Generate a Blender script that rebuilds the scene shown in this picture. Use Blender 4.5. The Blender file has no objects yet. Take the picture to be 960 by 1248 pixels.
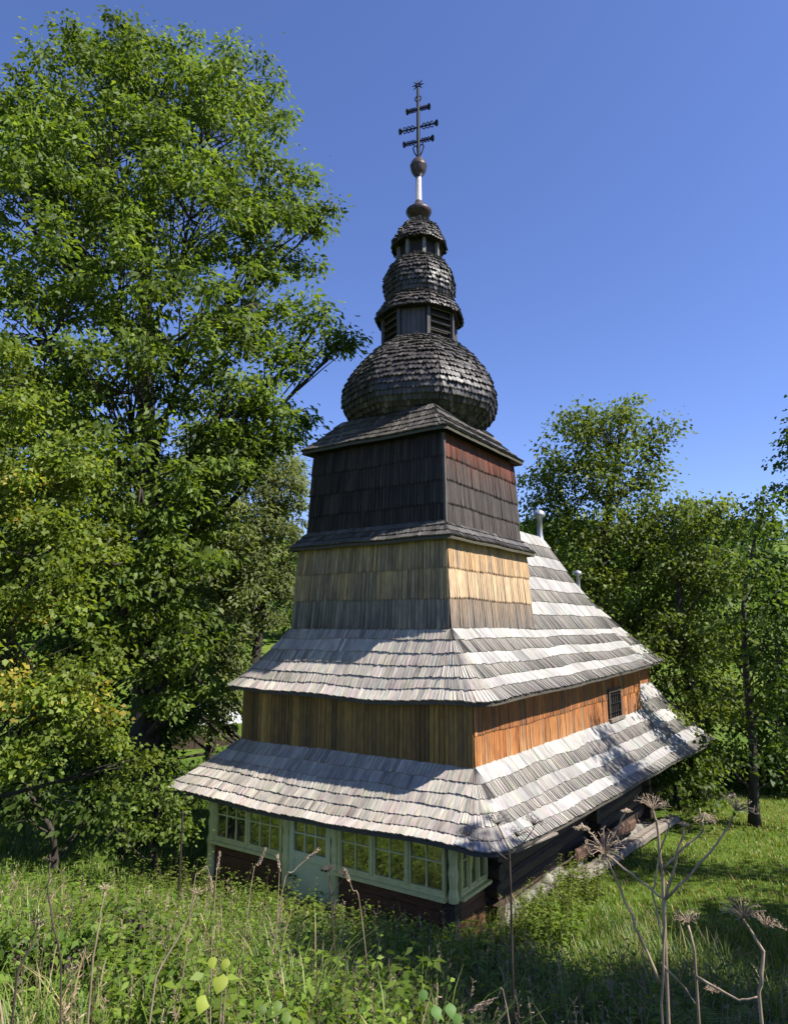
import bpy, math, random
import numpy as np
from mathutils import Vector, noise as mn
random.seed(7); rng = np.random.default_rng(7)
scene = bpy.context.scene
col = bpy.context.collection
R = math.radians

# ------------------------------------------------------------------ camera, sky, sun, exposure
ZC = 4.6                                   # eye height above the ground at the church
cam = bpy.data.objects.new('camera', bpy.data.cameras.new('camera')); col.objects.link(cam)
cam.data.lens = 23.94; cam.data.sensor_width = 36; cam.data.clip_start = .05; cam.data.clip_end = 5000
PITCH = R(9.64)
cam.location = (0, 0, ZC); cam.rotation_euler = (R(90) + PITCH, 0, 0)
scene.camera = cam
SUN_EL, SUN_AZ = R(51), R(114.1)           # azimuth clockwise from +Y
world = bpy.data.worlds.new('World'); scene.world = world; world.use_nodes = True
nt = world.node_tree
sky = nt.nodes.new('ShaderNodeTexSky'); sky.sky_type = 'NISHITA'; sky.sun_disc = False
sky.sun_elevation = SUN_EL; sky.sun_rotation = SUN_AZ; sky.altitude = 700; sky.air_density = 1.0
sky.dust_density = .3; sky.ozone_density = 2.2
bg = nt.nodes['Background']; bg.inputs[1].default_value = .076
tint = nt.nodes.new('ShaderNodeMixRGB'); tint.blend_type = 'MULTIPLY'; tint.inputs[0].default_value = 1; tint.inputs[2].default_value = (.97, 1.02, 1.42, 1)
nt.links.new(sky.outputs[0], tint.inputs[1]); nt.links.new(tint.outputs[0], bg.inputs[0])
sun = bpy.data.objects.new('sun', bpy.data.lights.new('sun', 'SUN')); col.objects.link(sun)
sun.data.energy = 5.0; sun.data.angle = R(.53); sun.data.color = (1, .955, .88)
sdir = Vector((math.sin(SUN_AZ)*math.cos(SUN_EL), math.cos(SUN_AZ)*math.cos(SUN_EL), math.sin(SUN_EL)))
sun.rotation_euler = sdir.to_track_quat('Z', 'Y').to_euler()
sun.location = (15, -8, 25)
vs = scene.view_settings
vs.view_transform = 'Standard'; vs.look = 'None'; vs.gamma = 1; vs.exposure = .98; vs.use_curve_mapping = False

# ------------------------------------------------------------------ materials
def newmat(name):
    m = bpy.data.materials.new(name); m.use_nodes = True
    n = m.node_tree.nodes; return m, n, m.node_tree.links, n['Principled BSDF']
def ramp(n, stops):
    r = n.new('ShaderNodeValToRGB')
    while len(r.color_ramp.elements) < len(stops): r.color_ramp.elements.new(.5)
    for e, (p, c) in zip(r.color_ramp.elements, stops): e.position = p; e.color = (*c, 1) if len(c) == 3 else c
    return r
def wood_attr(name, rough=.72, spec=.35, lo=.55, hi=1.25, bump=.5):
    """weathered wood: per-piece colour from attribute col, grain along attribute guv"""
    m, n, l, b = newmat(name)
    a = n.new('ShaderNodeAttribute'); a.attribute_name = 'col'
    g = n.new('ShaderNodeAttribute'); g.attribute_name = 'guv'
    mp = n.new('ShaderNodeMapping'); mp.inputs['Scale'].default_value = (75, 5, 1); l.new(g.outputs['Vector'], mp.inputs[0])
    t = n.new('ShaderNodeTexNoise'); t.inputs['Scale'].default_value = 1; t.inputs['Detail'].default_value = 5; t.inputs['Roughness'].default_value = .65
    l.new(mp.outputs[0], t.inputs[0])
    r = ramp(n, [(.25, (lo,)*3), (.5, (1, 1, 1)), (.78, (hi,)*3)]); l.new(t.outputs[0], r.inputs[0])
    mp2 = n.new('ShaderNodeMapping'); mp2.inputs['Scale'].default_value = (9, 3, 1); l.new(g.outputs['Vector'], mp2.inputs[0])
    t2 = n.new('ShaderNodeTexNoise'); t2.inputs['Scale'].default_value = 1; t2.inputs['Detail'].default_value = 3; l.new(mp2.outputs[0], t2.inputs[0])
    r2 = ramp(n, [(.3, (.72, .72, .74)), (.65, (1.12, 1.1, 1.06))]); l.new(t2.outputs[0], r2.inputs[0])
    m1 = n.new('ShaderNodeMixRGB'); m1.blend_type = 'MULTIPLY'; m1.inputs[0].default_value = 1
    m2 = n.new('ShaderNodeMixRGB'); m2.blend_type = 'MULTIPLY'; m2.inputs[0].default_value = 1
    l.new(a.outputs['Color'], m1.inputs[1]); l.new(r.outputs[0], m1.inputs[2])
    l.new(m1.outputs[0], m2.inputs[1]); l.new(r2.outputs[0], m2.inputs[2])
    l.new(m2.outputs[0], b.inputs['Base Color'])
    b.inputs['Roughness'].default_value = rough; b.inputs['Specular IOR Level'].default_value = spec
    bp = n.new('ShaderNodeBump'); bp.inputs['Strength'].default_value = bump; bp.inputs['Distance'].default_value = .006
    l.new(t.outputs[0], bp.inputs['Height']); l.new(bp.outputs[0], b.inputs['Normal'])
    return m
def plain(name, c1, c2, scale=(6, 6, 6), rough=.75, metal=0, bump=.2, spec=.4):
    m, n, l, b = newmat(name)
    tc = n.new('ShaderNodeTexCoord'); mp = n.new('ShaderNodeMapping'); mp.inputs['Scale'].default_value = scale
    l.new(tc.outputs['Object'], mp.inputs[0])
    t = n.new('ShaderNodeTexNoise'); t.inputs['Scale'].default_value = 1; t.inputs['Detail'].default_value = 6; t.inputs['Roughness'].default_value = .65
    l.new(mp.outputs[0], t.inputs[0])
    r = ramp(n, [(.32, c1), (.68, c2)]); l.new(t.outputs[0], r.inputs[0]); l.new(r.outputs[0], b.inputs['Base Color'])
    b.inputs['Roughness'].default_value = rough; b.inputs['Metallic'].default_value = metal; b.inputs['Specular IOR Level'].default_value = spec
    bp = n.new('ShaderNodeBump'); bp.inputs['Strength'].default_value = bump; bp.inputs['Distance'].default_value = .02
    l.new(t.outputs[0], bp.inputs['Height']); l.new(bp.outputs[0], b.inputs['Normal'])
    return m
def leafmat(name, trans=.45, rough=.55, spec=.3):
    m, n, l, b = newmat(name)
    a = n.new('ShaderNodeAttribute'); a.attribute_name = 'col'
    l.new(a.outputs['Color'], b.inputs['Base Color']); b.inputs['Roughness'].default_value = rough; b.inputs['Specular IOR Level'].default_value = spec
    tr = n.new('ShaderNodeBsdfTranslucent')
    mx = n.new('ShaderNodeMixRGB'); mx.blend_type = 'MULTIPLY'; mx.inputs[0].default_value = 1; mx.inputs[2].default_value = (1.6, 1.6, .6, 1)
    l.new(a.outputs['Color'], mx.inputs[1]); l.new(mx.outputs[0], tr.inputs[0])
    ms = n.new('ShaderNodeMixShader'); ms.inputs[0].default_value = trans
    l.new(b.outputs[0], ms.inputs[1]); l.new(tr.outputs[0], ms.inputs[2])
    l.new(ms.outputs[0], n['Material Output'].inputs[0])
    return m
M = {}
M['wood'] = wood_attr('weathered_wood')
M['wallwood'] = wood_attr('wall_shingle_wood', lo=.5, hi=1.3, bump=.6)
M['darkwood'] = wood_attr('tarred_shingle_wood', rough=.5, spec=.5)
M['deck'] = plain('roof_boards', (.05, .042, .034), (.10, .085, .066), (3, 20, 20))
M['soffit'] = plain('soffit_boards', (.045, .04, .026), (.10, .085, .055), (3, 30, 30))
M['core'] = plain('dark_timber_core', (.012, .01, .008), (.03, .024, .018))
M['log'] = plain('old_log', (.022, .015, .010), (.085, .056, .036), (2, 26, 26), bump=.5)
M['plank'] = plain('brown_painted_plank', (.075, .030, .016), (.165, .068, .036), (3, 5, 30), rough=.6, bump=.3)
M['green'] = plain('pale_green_paint', (.56, .52, .20), (.74, .67, .31), (9, 9, 9), rough=.55, bump=.25)
M['door'] = plain('door_paint', (.56, .57, .30), (.70, .69, .42), (5, 5, 3), rough=.5, bump=.2)
M['iron'] = plain('wrought_iron', (.003, .003, .005), (.012, .010, .012), (30, 30, 30), rough=.6, spec=.25)
M['zinc'] = plain('zinc_sheet', (.30, .30, .32), (.44, .44, .46), (8, 8, 8), rough=.45, metal=.6, bump=.05)
M['rustzinc'] = plain('browned_tin', (.03, .021, .021), (.085, .058, .052), (14, 14, 14), rough=.45, metal=.3, bump=.1)
M['stone'] = plain('foundation_stone', (.10, .095, .08), (.27, .25, .22), (7, 7, 7), rough=.9, bump=.8)
M['beam'] = plain('weathered_beam', (.11, .085, .065), (.25, .215, .18), (2, 24, 24), bump=.6)
M['redbeam'] = plain('red_brown_beam', (.05, .026, .017), (.13, .07, .046), (2, 24, 24), bump=.5)
M['bark'] = plain('bark', (.016, .013, .010), (.065, .054, .042), (14, 14, 3), rough=.9, bump=1)
M['leaf'] = leafmat('leaves')
M['grass'] = leafmat('grass_blades', trans=.3, rough=.5, spec=.35)
M['dry'] = plain('dry_stalk', (.18, .125, .08), (.40, .30, .20), (30, 30, 6), rough=.7)
M['drydark'] = plain('dark_dry_stalk', (.035, .022, .018), (.10, .065, .05), (30, 30, 6), rough=.7)
M['tinroof'] = plain('pale_tin', (.42, .43, .44), (.6, .6, .6), (4, 4, 4), rough=.5)
m, n, l, b = newmat('window_glass')
b.inputs['Base Color'].default_value = (.02, .022, .018, 1); b.inputs['Roughness'].default_value = .03
b.inputs['IOR'].default_value = 1.9; b.inputs['Specular IOR Level'].default_value = .7
tx = n.new('ShaderNodeTexNoise'); tx.inputs['Scale'].default_value = 6
bp = n.new('ShaderNodeBump'); bp.inputs['Strength'].default_value = .06; bp.inputs['Distance'].default_value = .01
l.new(tx.outputs[0], bp.inputs['Height']); l.new(bp.outputs[0], b.inputs['Normal'])
gl = n.new('ShaderNodeBsdfGlossy'); gl.inputs['Roughness'].default_value = .04; gl.inputs[0].default_value = (.95, .92, .85, 1); l.new(bp.outputs[0], gl.inputs['Normal'])
ms = n.new('ShaderNodeMixShader'); ms.inputs[0].default_value = .28; l.new(b.outputs[0], ms.inputs[1]); l.new(gl.outputs[0], ms.inputs[2]); l.new(ms.outputs[0], n['Material Output'].inputs[0])
M['glass'] = m
m, n, l, b = newmat('meadow_soil')
tc = n.new('ShaderNodeTexCoord')
t1 = n.new('ShaderNodeTexNoise'); t1.inputs['Scale'].default_value = .12; t1.inputs['Detail'].default_value = 8; t1.inputs['Roughness'].default_value = .7
t2 = n.new('ShaderNodeTexNoise'); t2.inputs['Scale'].default_value = 5; t2.inputs['Detail'].default_value = 8; t2.inputs['Roughness'].default_value = .75
l.new(tc.outputs['Object'], t1.inputs[0]); l.new(tc.outputs['Object'], t2.inputs[0])
r1 = ramp(n, [(.3, (.055, .10, .014)), (.5, (.10, .16, .022)), (.7, (.18, .20, .045))]); l.new(t1.outputs[0], r1.inputs[0])
r2 = ramp(n, [(.3, (.5, .5, .5)), (.7, (1.25, 1.25, 1.2))]); l.new(t2.outputs[0], r2.inputs[0])
mx = n.new('ShaderNodeMixRGB'); mx.blend_type = 'MULTIPLY'; mx.inputs[0].default_value = 1
l.new(r1.outputs[0], mx.inputs[1]); l.new(r2.outputs[0], mx.inputs[2]); l.new(mx.outputs[0], b.inputs['Base Color'])
b.inputs['Roughness'].default_value = .95; b.inputs['Specular IOR Level'].default_value = .1
bp = n.new('ShaderNodeBump'); bp.inputs['Strength'].default_value = .8; bp.inputs['Distance'].default_value = .15
l.new(t2.outputs[0], bp.inputs['Height']); l.new(bp.outputs[0], b.inputs['Normal'])
M['meadow'] = m

# ------------------------------------------------------------------ mesh helpers
class MB:
    """collects faces for ONE mesh object"""
    def __init__(s): s.v = []; s.f = []; s.c = []; s.g = []
    def add(s, vs, fs, c=(.3, .3, .3), g=None):
        o = len(s.v); s.v += [tuple(p) for p in vs]; s.f += [tuple(o+i for i in f) for f in fs]
        s.c += list(c) if isinstance(c, list) else [c]*len(vs)
        s.g += g if g else [(p[0]+p[1], p[2], 0) for p in vs]
    def box(s, x0, x1, y0, y1, z0, z1, c=(.3, .3, .3)):
        v = [(x, y, z) for z in (z0, z1) for y in (y0, y1) for x in (x0, x1)]
        s.add(v, [(0, 2, 3, 1), (4, 5, 7, 6), (0, 1, 5, 4), (2, 6, 7, 3), (0, 4, 6, 2), (1, 3, 7, 5)], c)
    def bar(s, a, b, w, h, up=(0, 0, 1), bevel=0, c=(.3, .3, .3), taper=1):
        """prism from a to b, width w across, height h along up; bevelled corners"""
        a, b = Vector(a), Vector(b); d = (b-a).normalized(); u = Vector(up); sd = d.cross(u).normalized(); u = sd.cross(d)
        k = bevel
        prof = [(-w/2+k, -h/2), (w/2-k, -h/2), (w/2, -h/2+k), (w/2, h/2-k), (w/2-k, h/2), (-w/2+k, h/2), (-w/2, h/2-k), (-w/2, -h/2+k)] if k else [(-w/2, -h/2), (w/2, -h/2), (w/2, h/2), (-w/2, h/2)]
        N = len(prof); v = [a+sd*p+u*q for p, q in prof]+[b+(sd*p+u*q)*taper for p, q in prof]
        f = [(i, (i+1) % N, N+(i+1) % N, N+i) for i in range(N)]+[tuple(range(N))[::-1], tuple(range(N, 2*N))]
        s.add(v, f, c)
    def tube(s, pts, rad, sides=6, c=(.3, .3, .3)):
        pts = [Vector(p) for p in pts]; n = len(pts); rad = rad if hasattr(rad, '__len__') else [rad]*n
        vs = []; ref = Vector((.31, .17, .93))
        for i, p in enumerate(pts):
            d = (pts[min(i+1, n-1)]-pts[max(i-1, 0)])
            d = d.normalized() if d.length > 1e-9 else Vector((0, 0, 1))
            a = d.cross(ref if abs(d.dot(ref)) < .95 else Vector((1, 0, 0))).normalized(); b2 = d.cross(a)
            for k in range(sides):
                t = 2*math.pi*k/sides; vs.append(p+(a*math.cos(t)+b2*math.sin(t))*rad[i])
        fs = [(i*sides+k, i*sides+(k+1) % sides, (i+1)*sides+(k+1) % sides, (i+1)*sides+k) for i in range(n-1) for k in range(sides)]
        fs += [tuple(range(sides))[::-1], tuple((n-1)*sides+k for k in range(sides))]
        s.add(vs, fs, c)
    def lathe(s, prof, cx, cy, sides=16, rot=0, c=(.3, .3, .3), cap=True):
        vs = [(cx+r*math.cos(rot+2*math.pi*k/sides), cy+r*math.sin(rot+2*math.pi*k/sides), z) for z, r in prof for k in range(sides)]
        fs = [(i*sides+k, i*sides+(k+1) % sides, (i+1)*sides+(k+1) % sides, (i+1)*sides+k) for i in range(len(prof)-1) for k in range(sides)]
        if cap: fs += [tuple(range(sides)), tuple((len(prof)-1)*sides+k for k in range(sides))]
        s.add(vs, fs, c)
    def build(s, name, mat, parent=None, dz=0., smooth=False, kind=None):
        me = bpy.data.meshes.new(name)
        me.from_pydata([(x, y, z+dz) for x, y, z in s.v] if dz else s.v, [], s.f)
        a = me.attributes.new('col', 'FLOAT_COLOR', 'POINT'); a.data.foreach_set('color', np.c_[np.array(s.c, np.float32), np.ones(len(s.c), np.float32)].ravel())
        a = me.attributes.new('guv', 'FLOAT_VECTOR', 'POINT'); a.data.foreach_set('vector', np.array(s.g, np.float32).ravel())
        me.materials.append(mat)
        if smooth: me.polygons.foreach_set('use_smooth', [True]*len(me.polygons))
        o = bpy.data.objects.new(name, me); col.objects.link(o); o.parent = parent
        if kind: o['kind'] = kind
        return o
def thing(name, label, cat, loc=(0, 0, 0), rz=0, group=None):
    o = bpy.data.objects.new(name, None); col.objects.link(o); o.location = loc; o.rotation_euler = (0, 0, rz)
    o.empty_display_size = .3; tag(o, label, cat, group); return o
def tag(o, label, cat, group=None):
    o['label'] = label; o['category'] = cat
    if group: o['group'] = group
    return o
V = Vector
def nz(x, y=0., z=0.): return mn.noise(V((x, y, z)))

# ------------------------------------------------------------------ terrain
def ground(x, y):
    u = y*.95+.40*x
    t = 2.9-.290*u
    bank = t if t > 1 else (t+.5)**2/2.25*1.0 if t > -.5 else 0      # eases out at the foot
    bank = min(bank, 3.4+.06*max(0, t-3.4))
    h = .08+bank
    h -= .75*min(1, max(0, (y-11)/12))*min(1, max(0, (x+3)/7))       # falls away beside the nave
    h -= .35*min(1, max(0, (y-10)/10))*min(1, max(0, (-x-2)/6))
    if y > 45: h += .185*min(y-45, 190)-.05*max(0, y-260)
    h += .10*nz(x*.35, y*.35, 3.1)+.05*nz(x*1.1, y*1.1, 1.7)+(2.5*nz(x*.02, y*.02, 5) if y > 60 else 0)
    return h
def gv(xs, ys): return np.array([ground(float(a), float(b)) for a, b in zip(xs, ys)])
ts = np.linspace(-1, 1, 121)
gx = np.sign(ts)*(np.abs(ts)*22+np.abs(ts)**5*1200)
ty = np.linspace(-.55, 1, 150)
gy = 8+np.sign(ty)*(np.abs(ty)*40+np.abs(ty)**5*1600)
vv = [(x, y, ground(x, y)) for y in gy for x in gx]; nx_ = len(gx)
ff = [(j*nx_+i, j*nx_+i+1, (j+1)*nx_+i+1, (j+1)*nx_+i) for j in range(len(gy)-1) for i in range(nx_-1)]
mb = MB(); mb.add(vv, ff); g_ob = mb.build('ground', M['meadow'], smooth=True); g_ob['kind'] = 'structure'

# ------------------------------------------------------------------ the church (local x along the nave, y to the north; z written relative to the eye)
ANG = R(55.9); OX, OY = -.545, 12.710
church = thing('wooden_church', 'old shingled wooden church with a baroque onion tower and tiered roofs', 'church', (OX, OY, 0), ANG)
CAMLOC = V((-10.219, -7.577, 0))
def part(mb, name, mat, parent=church, **k): return mb.build(name, mat, parent, dz=ZC, **k)
def jit(c, a): f = 1+random.uniform(-a, a); return tuple(max(0, x*f) for x in c)
def shingle(mb, tl, tr, bl, br, nrm, th, lift, tilt, ct, cb, tip=0.):
    """one riven shingle: tapered, one long edge raised (tilt), butt end proud of the course below"""
    dn = ((bl+br)/2-(tl+tr)/2); L = dn.length; dn = dn/L if L > 0 else dn
    lu = max(tilt, 0); ru = max(-tilt, 0)
    a = tl+nrm*(.004+lu*.5); d = tr+nrm*(.004+ru*.5); b = bl+nrm*(lift+lu); c = br+nrm*(lift+ru)
    ux, uy = random.random()*40, random.random()*40; w = (br-bl).length
    if tip:
        m_ = (b+c)/2+dn*tip
        vs = [a, b, m_, c, d, b-nrm*th, m_-nrm*th, c-nrm*th, a-nrm*.012, d-nrm*.012]
        fs = [(0, 1, 2, 3, 4), (1, 5, 6, 2), (2, 6, 7, 3), (0, 8, 5, 1), (4, 3, 7, 9)]
        cs = [ct, cb, cb, cb, ct, cb, cb, cb, ct, ct]
        g = [(ux, uy+L, 0), (ux, uy, 0), (ux+w/2, uy-tip, 0), (ux+w, uy, 0), (ux+w, uy+L, 0), (ux, uy, .1), (ux+w/2, uy, .1), (ux+w, uy, .1), (ux, uy+L, .1), (ux+w, uy+L, .1)]
    else:
        vs = [a, b, c, d, b-nrm*(th+lu), c-nrm*(th+ru), a-nrm*.012, d-nrm*.012]
        fs = [(0, 1, 2, 3), (1, 4, 5, 2), (0, 6, 4, 1), (3, 2, 5, 7)]
        cs = [ct, cb, cb, ct, cb, cb, ct, ct]
        g = [(ux, uy+L, 0), (ux, uy, 0), (ux+w, uy, 0), (ux+w, uy+L, 0), (ux, uy, .1), (ux+w, uy, .1), (ux, uy+L, .1), (ux+w, uy+L, .1)]
    mb.add(vs, fs, cs, g)

def roof_loop(outer, inner, r, w, sides='NFSE', rn=None):
    """walk the eave rightwards as seen from outside; each eave point gets the nearest point of the inner (upper) rectangle"""
    x0, x1, y0, y1 = outer; out = []
    P = {'NF': ((x0, y1), (x0+r, y1-r), 90), 'FS': ((x0, y0), (x0+r, y0+r), 180), 'SE': ((x1, y0), (x1-r, y0+r), 270), 'EN': ((x1, y1), (x1-r, y1-r), 0)}
    def seg(a, b, tagc):
        n_ = max(1, int(math.dist(a, b)/w)); ts_ = sorted(min(max((i+random.uniform(-.22, .22))/n_, 0), 1) for i in range(n_))
        for t in ts_: out.append(((a[0]+(b[0]-a[0])*t, a[1]+(b[1]-a[1])*t), tagc))
    def arc(c, a0, r=r):
        n_ = max(3, int(r*math.pi/2/(w*.9)))
        for i in range(n_): t = R(a0+90*i/n_); out.append(((c[0]+r*math.cos(t), c[1]+r*math.sin(t)), 'C'))
    if 'N' in sides: seg((x1-r, y1), (x0+(rn or r), y1), 'N')
    if 'F' in sides:
        q = rn or r; arc((x0+q, y1-q), 90, q); seg((x0, y1-q), (x0, y0+r), 'F'); arc(P['FS'][1], 180)
    if 'S' in sides: seg((x0+r, y0), (x1-r, y0), 'S')
    if 'E' in sides:
        arc(P['SE'][1], 270); seg((x1, y0+r), (x1, y1-r), 'E')
        if 'N' in sides: arc(P['EN'][1], 0); out.append(out[0])
    return out

ROOF_PICK = []      # candidates for single shingle objects: (distance, builder arguments, roof name)
def roof(name, samples, surf, tedges, colf, mat, th=.02, lift=.026, tilt=.012, parent=church, deckmat='deck', deckstep=4, wav=.012, pick=False, over=.35, tip=0.):
    """surf(p, tag, t) -> Vector; t 0 top, 1 eave"""
    dk = MB(); n = len(samples); NT = 7
    idx = list(range(0, n, deckstep)); idx = idx if idx[-1] == n-1 else idx+[n-1]
    rows = []
    for i in idx:
        p, tg = samples[i]
        pts = [surf(p, tg, t) for t in np.linspace(0, 1, NT)]
        rows.append(pts)
    top = []; bot = []
    for pts in rows:
        for k, q in enumerate(pts):
            top.append(q-V((0, 0, .012))); bot.append(q-V((0, 0, .012+.05)))
    m = len(rows); T0 = len(top)
    fs = []
    for i in range(m-1):
        for k in range(NT-1):
            a, b_, c, d = i*NT+k, i*NT+k+1, (i+1)*NT+k+1, (i+1)*NT+k
            fs.append((a, b_, c, d)); fs.append((T0+a, T0+d, T0+c, T0+b_))
        e = i*NT+NT-1; fs.append((e, T0+e, T0+e+NT, e+NT))
    dk.add(top+bot, fs, (.09, .08, .065)); deck = part(dk, name, M[deckmat], parent)
    mbr = MB(); nc = len(tedges)-1; single = []
    for i in range(n-1):
        (p0, g0), (p1, g1) = samples[i], samples[i+1]
        if math.dist(p0, p1) > .6: continue
        for k in range(nc):
            s_ = i*.085
            tb = tedges[k+1]+(wav*nz(s_*.9, k*3.3, 2)+random.uniform(-.25, .25)*wav if k < nc-1 else random.uniform(0, .5)*wav)
            tt = max(0, tedges[k]-over*(tedges[k+1]-tedges[k]))
            tl, tr, bl, br = surf(p0, g0, tt), surf(p1, g1, tt), surf(p0, g0, tb), surf(p1, g1, tb)
            gap = .04; ml = (bl+br)/2; mt = (tl+tr)/2
            tl, tr, bl, br = tl.lerp(mt, gap), tr.lerp(mt, gap), bl.lerp(ml, gap), br.lerp(ml, gap)
            nr = (bl-tl).cross(br-bl)
            if nr.length < 1e-7: continue
            nr.normalize()
            ct, cb = colf(p0, g0, k, nc)
            tw = tilt*(1 if (nc-k) % 2 else -1)*random.uniform(.6, 1.3)
            if random.random() < .012: tw *= 2.2
            args = (tl, tr, bl, br, nr, th, lift*random.uniform(.8, 1.25), tw, ct, cb, tip)
            if pick: single.append(((ml-V((CAMLOC.x, CAMLOC.y, 0))).length/max(.3, (br-bl).length*12), args))
            else: shingle(mbr, *args)
    if pick:
        single.sort(key=lambda q: q[0])
        for d, args in single[:pick]:
            b_ = MB(); shingle(b_, *args); part(b_, 'shingle', mat, deck)
        for d, args in single[pick:]: shingle(mbr, *args)
    part(mbr, 'shingle_rows', mat, deck, kind='stuff')
    return deck

def clampf(v, a, b): return max(a, min(b, v))
GREY = (.40, .36, .31)
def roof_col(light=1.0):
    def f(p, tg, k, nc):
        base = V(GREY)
        if tg in ('S',): base = V((.335, .322, .30)) if (nc-k) % 2 == 0 else V((.25, .232, .205))  # south courses alternate lighter and darker: sun on tilted shingles, painted into the colour
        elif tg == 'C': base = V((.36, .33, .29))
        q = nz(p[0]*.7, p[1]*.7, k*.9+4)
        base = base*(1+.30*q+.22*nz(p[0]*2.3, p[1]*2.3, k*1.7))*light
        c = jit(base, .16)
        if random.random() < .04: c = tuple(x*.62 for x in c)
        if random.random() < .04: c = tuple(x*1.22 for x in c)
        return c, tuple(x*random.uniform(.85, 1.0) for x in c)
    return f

# ---- lower roof
LO_in = (-.55, 12.2, -2.5, 2.5)
def lo_T(p, tg):
    x, y = p
    if x > 9.05: hw, z = 2.0, -1.60
    else: hw, z = 2.5, -2.10
    xx = clampf(x, -.55, 12.1)
    return V((xx, clampf(y, -hw, hw), z-.02*max(0, xx)*.2))
def lo_surf(p, tg, t):
    T = lo_T(p, tg); x, y = p
    yb = y*(1+.006*(x+1.5)) if abs(y) > 2 else y
    zb = -2.98-.024*max(0, x+1.5)-.05*math.sin(max(0, min(1, (x+1.5)/9))*math.pi)*.6
    zb += .05*nz(x*.45, y*.45, 8)
    if tg == 'F': zb -= .0+.03*math.cos(y*.9)
    B = V((x, yb, zb)); k = .30
    q = T.lerp(B, t); q.z = T.z+(B.z-T.z)*(t+k*t*(1-t))+.025*nz(x*.8, y*.8, t*2)
    return q
sm = roof_loop((-1.52, 13.1, -3.33, 3.62), LO_in, .42, .074, rn=.12)
ted = [0, .19, .36, .53, .69, .85, 1.0]
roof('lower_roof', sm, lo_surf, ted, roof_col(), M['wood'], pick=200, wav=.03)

# ---- upper roof: skirt round the tower foot and nave slopes
def up_surf(p, tg, t):
    x, y = p
    xt = clampf(x, 0.02, 8.9); T = V((xt, clampf(y, -1.8, 1.8), .0))
    zb = -1.10+.012*x+.045*nz(x*.5, y*.5, 11)-(.05*math.cos(y*.8) if tg == 'F' else 0)
    B = V((x, y, zb)); q = T.lerp(B, t)
    q.z = T.z+(B.z-T.z)*(t+.22*t*(1-t))+.022*nz(x*.8, y*.8, t*2+9)
    return q
sm = roof_loop((-.78, 9.15, -2.87, 2.87), None, .34, .074, sides='NFS')
sm.append(((9.15, -2.87), 'S')); sm.insert(0, ((9.15, 2.87), 'N'))
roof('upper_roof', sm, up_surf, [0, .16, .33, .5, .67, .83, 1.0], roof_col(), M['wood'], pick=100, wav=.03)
def nave_surf(sgn):
    def f(p, tg, t):
        x = p[0]
        xx = x+(8.62-x)*0 if x < 8.4 else x
        T = V((min(x, 8.75), 0, 2.62)); B = V((x, sgn*1.83, -.03)); q = T.lerp(B, t)
        q.z += -.06*math.sin(t*math.pi)+.02*nz(x*.8, t*3, 4+sgn); return q
    return f
xs = list(np.arange(3.3, 8.98, .085))+[8.98]
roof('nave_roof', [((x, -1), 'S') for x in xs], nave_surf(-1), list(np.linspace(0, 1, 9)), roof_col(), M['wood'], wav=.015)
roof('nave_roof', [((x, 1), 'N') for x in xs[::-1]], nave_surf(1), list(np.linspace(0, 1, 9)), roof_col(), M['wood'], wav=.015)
# ---- chancel roof
def ch_surf(p, tg, t):
    x, y = p
    T = V((clampf(x, 8.7, 11.7), 0, 1.25)); B = V((x, y, -1.02)); q = T.lerp(B, t); q.z = T.z+(B.z-T.z)*(t+.2*t*(1-t)); return q
sm = roof_loop((8.9, 12.7, -2.38, 2.38), None, .3, .11, sides='NSE')
sm = [s_ for s_ in sm]
iS = next(i for i, s_ in enumerate(sm) if s_[1] == 'S')
roof('chancel_roof', sm[iS:-1]+sm[:iS], ch_surf, list(np.linspace(0, 1, 9)), roof_col(), M['wood'], wav=.02)

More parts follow.
